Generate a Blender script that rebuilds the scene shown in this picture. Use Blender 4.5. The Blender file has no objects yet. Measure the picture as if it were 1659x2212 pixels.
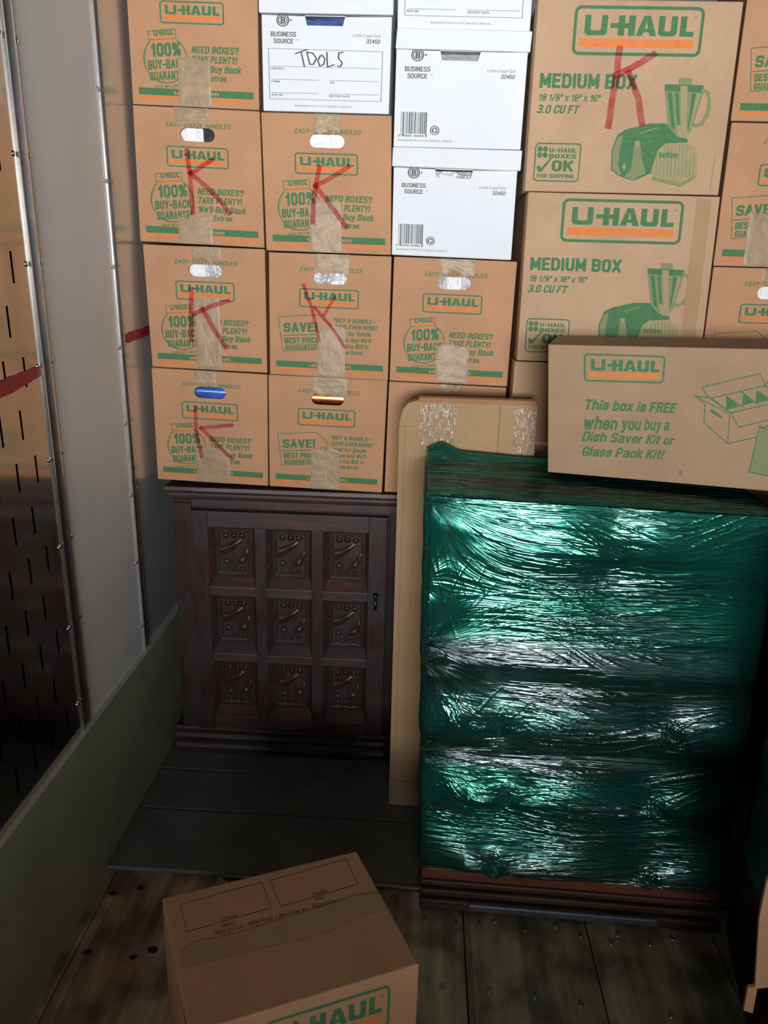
import bpy, bmesh, math, random
import numpy as np
from mathutils import Vector, Matrix, noise

# ---------------------------------------------------------------- camera
W, H = 1659.0, 2212.0
F_PX, PITCH, ROLL, YAW = 1708.65, 0.289083, 0.0262928, 0.045855
CAM = Vector((0.75333, -2.15013, 1.453154))
sc = bpy.context.scene
fw = Vector((-math.sin(YAW)*math.cos(PITCH), math.cos(YAW)*math.cos(PITCH), -math.sin(PITCH)))
rt0 = Vector((math.cos(YAW), math.sin(YAW), 0)); up0 = rt0.cross(fw)
rt = rt0*math.cos(ROLL) + up0*math.sin(ROLL)
up = up0*math.cos(ROLL) - rt0*math.sin(ROLL)
cam = bpy.data.cameras.new('camera')
cam.sensor_fit = 'VERTICAL'; cam.sensor_height = 36.0; cam.lens = F_PX/H*36.0
cam.clip_start = 0.02
co = bpy.data.objects.new('camera', cam); sc.collection.objects.link(co)
M = Matrix((rt, up, -fw)).transposed().to_4x4(); M.translation = CAM
co.matrix_world = M
sc.camera = co

# ---------------------------------------------------------------- light
sc.view_settings.view_transform = 'Standard'
sc.view_settings.look = 'None'
sc.view_settings.gamma = 1.0
sc.view_settings.use_curve_mapping = False
sc.view_settings.exposure = 0.0
world = bpy.data.worlds.new('sky'); sc.world = world; world.use_nodes = True
wn = world.node_tree.nodes; wl = world.node_tree.links; wn.clear()
wo = wn.new('ShaderNodeOutputWorld'); wb = wn.new('ShaderNodeBackground')
tc = wn.new('ShaderNodeTexCoord'); sx = wn.new('ShaderNodeSeparateXYZ'); rp = wn.new('ShaderNodeValToRGB')
wl.new(tc.outputs['Generated'], sx.inputs[0]); wl.new(sx.outputs['Z'], rp.inputs[0])
rp.color_ramp.elements[0].position = 0.0; rp.color_ramp.elements[0].color = (0.05, 0.05, 0.045, 1)
rp.color_ramp.elements[1].position = 0.03; rp.color_ramp.elements[1].color = (0.80, 0.90, 1.0, 1)
wl.new(rp.outputs[0], wb.inputs[0]); wb.inputs[1].default_value = 0.28
wl.new(wb.outputs[0], wo.inputs[0])

def area(name, loc, aim, sx_, sy_, power, col):
    l = bpy.data.lights.new(name, 'AREA'); l.shape = 'RECTANGLE'; l.size = sx_; l.size_y = sy_
    l.energy = power; l.color = col
    o = bpy.data.objects.new(name, l); sc.collection.objects.link(o); o.location = loc
    o.rotation_euler = (Vector(aim)-Vector(loc)).to_track_quat('-Z', 'Y').to_euler()
    return o
# daylight pouring in through the upper part of the open loading door behind the camera
key = area('door_daylight', (1.04, -6.4, 1.50), (0.85, 0.0, 2.25), 1.8, 0.9, 37, (0.97, 0.98, 1.0))
key.data.spread = math.radians(47)

# ---------------------------------------------------------------- helpers
col = sc.collection
rnd = random.Random(7)
def ray(u, v):
    return rt*((u-W/2)/F_PX) + up*((H/2-v)/F_PX) + fw
def atY(u, v, Y):
    d = ray(u, v); return CAM + d*((Y-CAM.y)/d.y)
def atX(u, v, X):
    d = ray(u, v); return CAM + d*((X-CAM.x)/d.x)
def atZ(u, v, Z):
    d = ray(u, v); return CAM + d*((Z-CAM.z)/d.z)
def atPlane(u, v, p, n):
    d = ray(u, v); return CAM + d*((p-CAM).dot(n)/d.dot(n))

def lin(r, g, b, a=1.0):
    f = lambda c: (c/255/12.92) if c <= 10 else ((c/255+0.055)/1.055)**2.4
    return (f(r), f(g), f(b), a)

def mesh(name, verts, faces, mat, parent=None, smooth=False):
    me = bpy.data.meshes.new(name)
    me.from_pydata([tuple(v) for v in verts], [], [tuple(f) for f in faces])
    if mat: me.materials.append(mat)
    if smooth: me.shade_smooth()
    me.update()
    o = bpy.data.objects.new(name, me); col.objects.link(o)
    if parent: o.parent = parent
    return o
def from_bm(name, bm, mat, parent=None, smooth=False):
    me = bpy.data.meshes.new(name); bm.to_mesh(me); bm.free()
    if mat: me.materials.append(mat)
    if smooth: me.shade_smooth()
    o = bpy.data.objects.new(name, me); col.objects.link(o)
    if parent: o.parent = parent
    return o
def tag(o, label=None, cat=None, group=None, kind=None):
    if label: o['label'] = label
    if cat: o['category'] = cat
    if group: o['group'] = group
    if kind: o['kind'] = kind
    return o
def empty(name, loc=(0, 0, 0)):
    o = bpy.data.objects.new(name, None); col.objects.link(o); o.empty_display_size = 0.05
    return o
class MB:
    def __init__(s): s.v = []; s.f = []
    def add(s, vs, fs):
        b = len(s.v); s.v += [Vector(v) for v in vs]; s.f += [tuple(b+i for i in f) for f in fs]
    def hexa(s, p):      # p: 4 lower + 4 upper corners
        s.add(p, [(3, 2, 1, 0), (4, 5, 6, 7), (0, 1, 5, 4), (1, 2, 6, 5), (2, 3, 7, 6), (3, 0, 4, 7)])
    def box(s, x0, x1, y0, y1, z0, z1, fn=None):
        p = [(x0, y0, z0), (x1, y0, z0), (x1, y1, z0), (x0, y1, z0), (x0, y0, z1), (x1, y0, z1), (x1, y1, z1), (x0, y1, z1)]
        if fn: p = [fn(*q) for q in p]
        s.hexa(p)
    def build(s, name, mat, parent=None, bevel=0.0, smooth=False):
        if bevel:
            bm = bmesh.new(); vs = [bm.verts.new(v) for v in s.v]
            for f in s.f: bm.faces.new([vs[i] for i in f])
            bmesh.ops.bevel(bm, geom=list(bm.edges), offset=bevel, segments=2, affect='EDGES', profile=0.6)
            return from_bm(name, bm, mat, parent, smooth)
        return mesh(name, s.v, s.f, mat, parent, smooth)

# ---------------------------------------------------------------- materials
def mat(name):
    m = bpy.data.materials.new(name); m.use_nodes = True
    nt = m.node_tree; b = nt.nodes['Principled BSDF']
    return m, nt, b
def node(nt, t, **k):
    n = nt.nodes.new(t)
    for a, v in k.items(): setattr(n, a, v)
    return n
def noise_tex(nt, scale, detail=3, stretch=(1, 1, 1), coord='Object', rough=0.5):
    t = node(nt, 'ShaderNodeTexCoord'); m = node(nt, 'ShaderNodeMapping'); n = node(nt, 'ShaderNodeTexNoise')
    m.inputs['Scale'].default_value = stretch
    nt.links.new(t.outputs[coord], m.inputs[0]); nt.links.new(m.outputs[0], n.inputs['Vector'])
    n.inputs['Scale'].default_value = scale; n.inputs['Detail'].default_value = detail
    n.inputs['Roughness'].default_value = rough
    return n
def ramp(nt, src, stops):
    r = node(nt, 'ShaderNodeValToRGB'); e = r.color_ramp.elements
    e[0].position, e[0].color = stops[0]; e[1].position, e[1].color = stops[-1]
    for p, c in stops[1:-1]:
        k = e.new(p); k.color = c
    nt.links.new(src, r.inputs[0]); return r
def bump(nt, src, strength, dist=0.002):
    b = node(nt, 'ShaderNodeBump'); b.inputs['Strength'].default_value = strength
    b.inputs['Distance'].default_value = dist; nt.links.new(src, b.inputs['Height']); return b
def simple(name, c, rough=0.6, var=0.0, metal=0.0, scale=20, stretch=(1, 1, 1), spec=0.5, bmp=0.0, coat=0.0):
    m, nt, b = mat(name)
    b.inputs['Base Color'].default_value = (c[0], c[1], c[2], 1); b.inputs['Roughness'].default_value = rough
    b.inputs['Metallic'].default_value = metal; b.inputs['Specular IOR Level'].default_value = spec
    b.inputs['Coat Weight'].default_value = coat
    if var or bmp:
        n = noise_tex(nt, scale, 4, stretch)
        if var:
            lo = tuple(x*(1-var) for x in c[:3])+(1,); hi = tuple(min(1, x*(1+var)) for x in c[:3])+(1,)
            r = ramp(nt, n.outputs['Fac'], [(0.3, lo), (0.7, hi)]); nt.links.new(r.outputs[0], b.inputs['Base Color'])
        if bmp:
            k = bump(nt, n.outputs['Fac'], bmp); nt.links.new(k.outputs[0], b.inputs['Normal'])
    return m

def kraft_mat(name, c, var=0.07):
    m, nt, b = mat(name)
    n = noise_tex(nt, 9, 4); n2 = noise_tex(nt, 90, 3, (1, 1, 6)); n3 = noise_tex(nt, 260, 2)
    lo = tuple(x*(1-var) for x in c[:3])+(1,); hi = tuple(x*(1+var) for x in c[:3])+(1,)
    r = ramp(nt, n.outputs['Fac'], [(0.3, lo), (0.7, hi)])
    mx = node(nt, 'ShaderNodeMix', data_type='RGBA', blend_type='MULTIPLY'); mx.inputs['Factor'].default_value = 0.5
    r2 = ramp(nt, n3.outputs['Fac'], [(0.35, (0.86, 0.86, 0.86, 1)), (0.6, (1, 1, 1, 1))])
    nt.links.new(r.outputs[0], mx.inputs['A']); nt.links.new(r2.outputs[0], mx.inputs['B'])
    nt.links.new(mx.outputs['Result'], b.inputs['Base Color'])
    b.inputs['Roughness'].default_value = 0.75; b.inputs['Specular IOR Level'].default_value = 0.25
    k = bump(nt, n2.outputs['Fac'], 0.25, 0.0012); nt.links.new(k.outputs[0], b.inputs['Normal'])
    return m
KC = (0.47, 0.252, 0.136)
kraft = kraft_mat('kraft_cardboard', KC)
kraft_m = kraft_mat('kraft_cardboard_pale', (0.47, 0.305, 0.185))
kraft_b = kraft_mat('kraft_cardboard_panel', (0.40, 0.255, 0.135))
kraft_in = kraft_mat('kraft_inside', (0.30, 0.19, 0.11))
white_card = simple('white_card', (0.68, 0.71, 0.75), 0.6, 0.02, scale=12, spec=0.3)
ink_green = simple('green_ink', (0.066, 0.175, 0.074), 0.7, 0.12, scale=120, spec=0.2)
ink_mid = simple('green_halftone', (0.21, 0.235, 0.115), 0.7, 0.15, scale=200, stretch=(4, 4, 1), spec=0.2)
ink_light = simple('green_halftone_pale', (0.33, 0.275, 0.145), 0.7, 0.10, scale=160, stretch=(5, 5, 1), spec=0.2)
ink_orange = simple('orange_ink', (0.66, 0.20, 0.055), 0.7, 0.06, scale=60, spec=0.2)
ink_tan = simple('unprinted_kraft_letters', KC, 0.75, 0.0, spec=0.2)
ink_grey = simple('grey_ink', (0.09, 0.09, 0.10), 0.6, spec=0.2)
ink_pale = simple('pale_grey_ink', (0.30, 0.30, 0.32), 0.6, spec=0.2)
ink_black = simple('black_marker_ink', (0.02, 0.02, 0.025), 0.5)
def marker_mat(name, c):
    m, nt, b = mat(name); nt.nodes.remove(b); out = nt.nodes['Material Output']
    t = node(nt, 'ShaderNodeBsdfTransparent'); n = noise_tex(nt, 35, 3, (1, 1, 1))
    r = ramp(nt, n.outputs['Fac'], [(0.3, c+(1,)), (0.75, (min(1, c[0]*1.1), c[1]*1.5, c[2]*1.5, 1))])
    nt.links.new(r.outputs[0], t.inputs[0]); nt.links.new(t.outputs[0], out.inputs[0]); return m
marker = marker_mat('red_marker_ink', (0.88, 0.46, 0.53))

def tape_mat():
    m, nt, b = mat('kraft_packing_tape')
    n = noise_tex(nt, 22, 5); n2 = noise_tex(nt, 60, 4)
    r = ramp(nt, n.outputs['Fac'], [(0.3, (0.27, 0.185, 0.10, 1)), (0.7, (0.37, 0.25, 0.14, 1))])
    nt.links.new(r.outputs[0], b.inputs['Base Color']); b.inputs['Roughness'].default_value = 0.46
    k = bump(nt, n2.outputs['Fac'], 0.25, 0.0015); nt.links.new(k.outputs[0], b.inputs['Normal'])
    return m
tape = tape_mat()
def clear_tape_mat():
    m, nt, b = mat('glossy_parcel_tape'); out = nt.nodes['Material Output']
    n = noise_tex(nt, 30, 3, (14, 1, 1))
    b.inputs['Base Color'].default_value = (0.42, 0.29, 0.18, 1); b.inputs['Roughness'].default_value = 0.16
    b.inputs['Specular IOR Level'].default_value = 1.0; b.inputs['Coat Weight'].default_value = 0.6; b.inputs['Coat Roughness'].default_value = 0.1
    k = bump(nt, n.outputs['Fac'], 1.0, 0.006); nt.links.new(k.outputs[0], b.inputs['Normal']); nt.links.new(k.outputs[0], b.inputs['Coat Normal'])
    return m
clear_tape = clear_tape_mat()

def wood_mat(name, c0, c1, rough=0.35, stretch=(1, 1, 14), scale=6, blue=0.0):
    m, nt, b = mat(name)
    n = noise_tex(nt, scale, 5, stretch); n2 = noise_tex(nt, 7, 3)
    r = ramp(nt, n.outputs['Fac'], [(0.3, c0+(1,)), (0.7, c1+(1,))])
    mx = node(nt, 'ShaderNodeMix', data_type='RGBA', blend_type='MIX')
    r2 = ramp(nt, n2.outputs['Fac'], [(0.42, (0, 0, 0, 1)), (0.62, (blue, blue, blue, 1))])
    nt.links.new(r2.outputs[0], mx.inputs['Factor']); nt.links.new(r.outputs[0], mx.inputs['A'])
    mx.inputs['B'].default_value = (0.034, 0.032, 0.034, 1)
    nt.links.new(mx.outputs['Result'], b.inputs['Base Color'])
    b.inputs['Roughness'].default_value = rough; b.inputs['Specular IOR Level'].default_value = 0.3
    k = bump(nt, n.outputs['Fac'], 0.15, 0.002); nt.links.new(k.outputs[0], b.inputs['Normal'])
    return m
mahog = wood_mat('dark_mahogany', (0.018, 0.007, 0.006), (0.050, 0.019, 0.016), 0.42, (8, 8, 1), 6, 0.75)
mahog_h = wood_mat('dark_mahogany_rail', (0.040, 0.018, 0.015), (0.10, 0.045, 0.038), 0.42, (1, 8, 10), 6, 0.8)
carve = wood_mat('carved_mahogany', (0.020, 0.010, 0.009), (0.045, 0.022, 0.018), 0.3, (3, 3, 3), 8, 0.6)
chest_wood = wood_mat('chest_wood', (0.030, 0.016, 0.010), (0.075, 0.036, 0.020), 0.35, (1, 1, 12), 5, 0.2)
chest_red = wood_mat('chest_base_wood', (0.10, 0.032, 0.018), (0.19, 0.062, 0.035), 0.35, (1, 1, 12), 5, 0.1)
side_wood = wood_mat('side_dresser_wood', (0.020, 0.008, 0.005), (0.055, 0.018, 0.010), 0.45, (1, 1, 10), 4, 0.0)

# ---------------------------------------------------------------- setting: truck body
YF, YB = 0.47, -6.8
XR = 2.33; ZC = 2.36
grey_paint = simple('grey_wall_panel', (0.84, 0.855, 0.84), 0.42, 0.06, scale=4, spec=0.5)
bright_metal = simple('bright_aluminium', (0.75, 0.76, 0.78), 0.22, 0.1, metal=1.0, scale=30)
dull_metal = simple('dull_aluminium', (0.22, 0.22, 0.22), 0.35, metal=0.8)
polished = simple('polished_slotted_steel', (0.56, 0.54, 0.50), 0.13, 0.05, metal=1.0, scale=3, bmp=0.02)
semi = simple('brushed_wall_sheet', (0.78, 0.79, 0.80), 0.24, 0.05, metal=0.55, scale=3, bmp=0.03)
kick_paint = simple('green_grey_kickboard', (0.36, 0.38, 0.27), 0.45, 0.14, scale=5, spec=0.4, bmp=0.05)
dark_void = simple('black_cavity', (0.006, 0.006, 0.006), 0.8)
roof_white = simple('truck_roof', (0.12, 0.12, 0.12), 0.8)
dark_wall = simple('truck_side_sheet', (0.08, 0.08, 0.08), 0.6)

def struct(o): o['kind'] = 'structure'; return o
def wy(y0, z): return y0 + 0.037*(1.2-z)         # the wall seams lean a little

b = MB(); b.box(-0.06, XR+0.05, YB, YF+0.05, -0.06, -0.014); fl = struct(b.build('floor', dark_void))
b = MB(); b.box(-0.06, XR+0.05, YB, YF+0.05, ZC, ZC+0.04); struct(b.build('ceiling', roof_white))
b = MB(); b.box(-0.06, XR+0.05, YF, YF+0.04, -0.01, ZC); struct(b.build('wall_front', dark_wall))
b = MB(); b.box(XR, XR+0.04, YB, YF, -0.01, ZC); struct(b.build('wall_right', dark_wall))
b = MB(); b.box(-0.06, -0.030, YB, YF, -0.01, ZC); wall = struct(b.build('wall_left', dark_void))

def wall_panel(y0, y1, m, name, label):
    mb = MB()
    z0, z1 = 0.40, ZC-0.002
    p = [(-0.026, wy(y0, z0), z0), (-0.013, wy(y0, z0), z0), (-0.013, wy(y1, z0), z0), (-0.026, wy(y1, z0), z0),
         (-0.026, wy(y0, z1), z1), (-0.013, wy(y0, z1), z1), (-0.013, wy(y1, z1), z1), (-0.026, wy(y1, z1), z1)]
    mb.hexa(p); o = mb.build(name, m, wall); o['label'] = label; return o
T1, T2 = -0.568, -0.150      # centre lines of the two tracks (at z=1.2)
wall_panel(T1+0.021, T2-0.016, grey_paint, 'wall_panel', 'plain matt grey wall sheet')
wall_panel(T2+0.016, 0.468, semi, 'wall_panel', 'semi-gloss wall sheet beside the cartons')

# near sheet: polished, with rows of staggered slots cut through
def slotted():
    bm = bmesh.new(); X = -0.013
    y0, y1, z0, z1 = -1.75, T1-0.018, 0.40, ZC-0.002
    def loop(pts):
        vs = [bm.verts.new(p) for p in pts]
        return [bm.edges.new((vs[i], vs[(i+1) % len(vs)])) for i in range(len(vs))]
    edges = loop([(X, wy(y0, z0), z0), (X, wy(y1, z0), z0), (X, wy(y1, z1), z1), (X, wy(y0, z1), z1)])
    slots = []
    for k in range(0, 24):
        yc = -0.655 - 0.0375*k
        for n in range(-6, 7):
            zt = 1.288 + 0.193*n + (0.0965 if k % 2 else 0)
            if zt > 2.3 or zt-0.06 < 0.43: continue
            if k == 0 and zt > 1.5: pass
            yy = wy(yc, zt-0.03) + 0.003
            if yy > wy(y1, zt)-0.02: continue
            hw = 0.0038
            pts = [(X, yy-hw, zt-0.057), (X, yy+hw, zt-0.057), (X, yy+hw-0.002, zt), (X, yy-hw-0.002, zt)]
            slots.append(pts); edges += loop(pts)
    bmesh.ops.triangle_fill(bm, use_beauty=True, use_dissolve=False, edges=edges, normal=(1, 0, 0))
    for pts in slots:        # the folded rims of each slot
        a = [bm.verts.new(p) for p in pts]; c = [bm.verts.new((p[0]-0.006, p[1], p[2])) for p in pts]
        for i in range(4): bm.faces.new((a[i], a[(i+1) % 4], c[(i+1) % 4], c[i]))
    o = from_bm('slotted_panel', bm, polished, wall); o['label'] = 'polished steel sheet with staggered slots'
slotted()

# tracks: recessed channel between two bright beads, screws on both sides
def track(yc, hw, zb):
    z0, z1 = zb, ZC-0.003
    for nm, a, c, x0, x1, m in (('track_channel', -hw+0.002, hw-0.002, -0.0295, -0.021, dull_metal),
                            ('track_bead', -hw-0.001, -hw+0.0035, -0.024, -0.0085, bright_metal),
                            ('track_bead', hw-0.0035, hw+0.001, -0.024, -0.0085, bright_metal)):
        mb = MB()
        mb.hexa([(x0, wy(yc+a, z0), z0), (x1, wy(yc+a, z0), z0), (x1, wy(yc+c, z0), z0), (x0, wy(yc+c, z0), z0),
                 (x0, wy(yc+a, z1), z1), (x1, wy(yc+a, z1), z1), (x1, wy(yc+c, z1), z1), (x0, wy(yc+c, z1), z1)])
        mb.build(nm, m, wall)
track(T1, 0.018, 0.40); track(T2, 0.014, 0.405)
def screw_mesh():
    bm = bmesh.new(); bmesh.ops.create_uvsphere(bm, u_segments=10, v_segments=6, radius=0.0055)
    for v in bm.verts: v.co.x = max(v.co.x, -0.0005)*0.6
    me = bpy.data.meshes.new('screw'); bm.to_mesh(me); bm.free(); me.materials.append(bright_metal); me.shade_smooth(); return me
SM = screw_mesh()
for yc, offs in ((T1, (-0.030, 0.030)), (T2, (-0.027, 0.027))):
    for i, dy in enumerate(offs):
        for n in range(-4, 6):
            z = 1.27 + 0.193*n + (0.0 if i else -0.004)
            if z < 0.45: continue
            o = bpy.data.objects.new('screw', SM); col.objects.link(o); o.parent = wall
            o.location = (-0.0125, wy(yc+dy, z), z)

# red load line painted across the sheets
red_paint = simple('red_paint', (0.42, 0.02, 0.028), 0.5, 0.2, scale=30)
def stripe(p):
    n = 24; vs = []; fs = []
    for i in range(n+1):
        t = i/n; a = Vector(p[0]).lerp(Vector(p[1]), t); c = Vector(p[3]).lerp(Vector(p[2]), t)
        j = 0.002; vs += [(-0.0122, a[0], a[1]+rnd.uniform(-j, j)), (-0.0122, c[0], c[1]+rnd.uniform(-j, j))]
        if i: k = 2*i; fs.append((k-2, k-1, k+1, k))
    o = mesh('red_stripe', vs, fs, red_paint, wall); o['label'] = 'red painted line'
def wyz(u, v): p = atX(u, v, -0.0122); return (p.y, p.z)
stripe([wyz(-160, 880), wyz(97, 785), wyz(98, 808), wyz(-160, 950)])
stripe([wyz(268, 722), wyz(322, 702), wyz(322, 724), wyz(269, 744)])

# kick board along the foot of the wall
b = MB(); b.box(-0.026, 0.0, YB, YF, -0.01, 0.415)
kick = struct(b.build('baseboard_left', kick_paint, None, 0.002))
chip = simple('scuffed_primer', (0.42, 0.42, 0.36), 0.7)
for k in range(16):
    y = rnd.uniform(-1.0, 0.3); z = rnd.uniform(0.05, 0.39); s = rnd.uniform(0.002, 0.005)
    mesh('paint_chip', [(0.0006, y-s*0.5, z-s), (0.0006, y+s*0.4, z-s*0.6), (0.0006, y+s*0.5, z+s), (0.0006, y-s*0.3, z+s*0.8)], [(0, 1, 2, 3)], chip, kick)

# floor: wooden boards in front, dark painted boards running across at the back
def plank_mat(name, c0, c1, c2):
    m, nt, b = mat(name)
    n = noise_tex(nt, 5, 5, (7, 0.8, 1)); n2 = noise_tex(nt, 9, 5, (1, 1, 1)); 
    t = node(nt, 'ShaderNodeTexCoord'); mp = node(nt, 'ShaderNodeMapping'); mp.inputs['Scale'].default_value = (26, 0.9, 1)
    vo = node(nt, 'ShaderNodeTexVoronoi', feature='F1', distance='CHEBYCHEV'); nt.links.new(t.outputs['Object'], mp.inputs[0]); nt.links.new(mp.outputs[0], vo.inputs['Vector'])
    vo.inputs['Scale'].default_value = 1.0
    sp = node(nt, 'ShaderNodeSeparateColor'); nt.links.new(vo.outputs['Color'], sp.inputs[0])
    mth = node(nt, 'ShaderNodeMath', operation='MULTIPLY_ADD'); mth.inputs[1].default_value = 0.35; nt.links.new(sp.outputs[0], mth.inputs[0])
    nt.links.new(n.outputs['Fac'], mth.inputs[2])
    r = ramp(nt, mth.outputs[0], [(0.35, c0+(1,)), (0.65, c1+(1,)), (1.0, c2+(1,))])
    mx = node(nt, 'ShaderNodeMix', data_type='RGBA', blend_type='MULTIPLY'); mx.inputs['Factor'].default_value = 0.85
    r2 = ramp(nt, n2.outputs['Fac'], [(0.38, (0.35, 0.33, 0.34, 1)), (0.55, (1, 1, 1, 1))])
    nt.links.new(r.outputs[0], mx.inputs['A']); nt.links.new(r2.outputs[0], mx.inputs['B'])
    nt.links.new(mx.outputs['Result'], b.inputs['Base Color']); b.inputs['Roughness'].default_value = 0.55
    k = bump(nt, n.outputs['Fac'], 0.2, 0.002); nt.links.new(k.outputs[0], b.inputs['Normal'])
    return m
planks = [plank_mat('worn_floor_board', (0.19, 0.145, 0.085), (0.31, 0.245, 0.150), (0.50, 0.44, 0.29)),
          plank_mat('worn_floor_board_red', (0.19, 0.105, 0.060), (0.30, 0.185, 0.11), (0.46, 0.36, 0.25))]
black_board = simple('black_painted_board', (0.10, 0.112, 0.105), 0.55, 0.2, scale=8, spec=0.4, bmp=0.1)
xs = [-0.02, 0.165, 0.46, 0.75-0.14, 0.893, 1.184, 1.475, 1.765, 2.05, XR]
xs = [-0.02, 0.03, 0.318, 0.606, 0.896, 1.184, 1.475, 1.765, 2.05, XR]
for i in range(len(xs)-1):
    b = MB(); b.box(xs[i]+0.0015, xs[i+1]-0.0015, YB, -0.5, -0.03, 0.0)
    b.build('floor_board', planks[1] if i in (1, 2) else planks[0], fl, 0.0012)
for y0, y1 in ((-0.527, -0.297), (-0.293, -0.112), (-0.108, 0.09), (0.094, 0.30), (0.304, YF)):
    b = MB(); b.box(0.002, XR, y0, y1, -0.012, 0.010); b.build('cross_board', black_board, fl, 0.003)
steel_dark = simple('threshold_steel', (0.12, 0.13, 0.15), 0.3, 0.2, metal=0.6, scale=20)
b = MB(); b.box(0.30, XR, -0.541, -0.527, -0.004, 0.011); b.build('threshold_strip', steel_dark, fl, 0.004)
scr_me = bpy.data.meshes.new('floor_screw')
bm = bmesh.new(); bmesh.ops.create_cone(bm, cap_ends=True, segments=10, radius1=0.006, radius2=0.0045, depth=0.003); bm.to_mesh(scr_me); bm.free(); scr_me.materials.append(dull_metal)
for u, v in ((918, 1985), (985, 1995), (1035, 1998), (1070, 1993), (1135, 2010), (1200, 2003), (1255, 2022), (1335, 2020), (1405, 2040), (1452, 2028), (955, 2133),
             (1057, 2145), (1155, 2156), (1255, 2170), (1450, 2195), (1320, 2038)):
    p = atZ(u, v, 0.0); o = bpy.data.objects.new('floor_screw', scr_me); col.objects.link(o); o.parent = fl; o.location = (p.x, p.y, 0.001)
hole_m = simple('dark_nail_hole', (0.02, 0.008, 0.006), 0.9)
for u, v, r in ((189, 2057, 0.010), (287, 2068, 0.009), (305, 1918, 0.010), (242, 1930, 0.010), (330, 2052, 0.012)):
    p = atZ(u, v, 0.0); vs = [(p.x+r*math.cos(a*math.pi/5), p.y+r*math.sin(a*math.pi/5)*0.8, 0.0006) for a in range(10)]
    mesh('nail_hole', vs, [tuple(range(10))], hole_m, fl)

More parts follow.
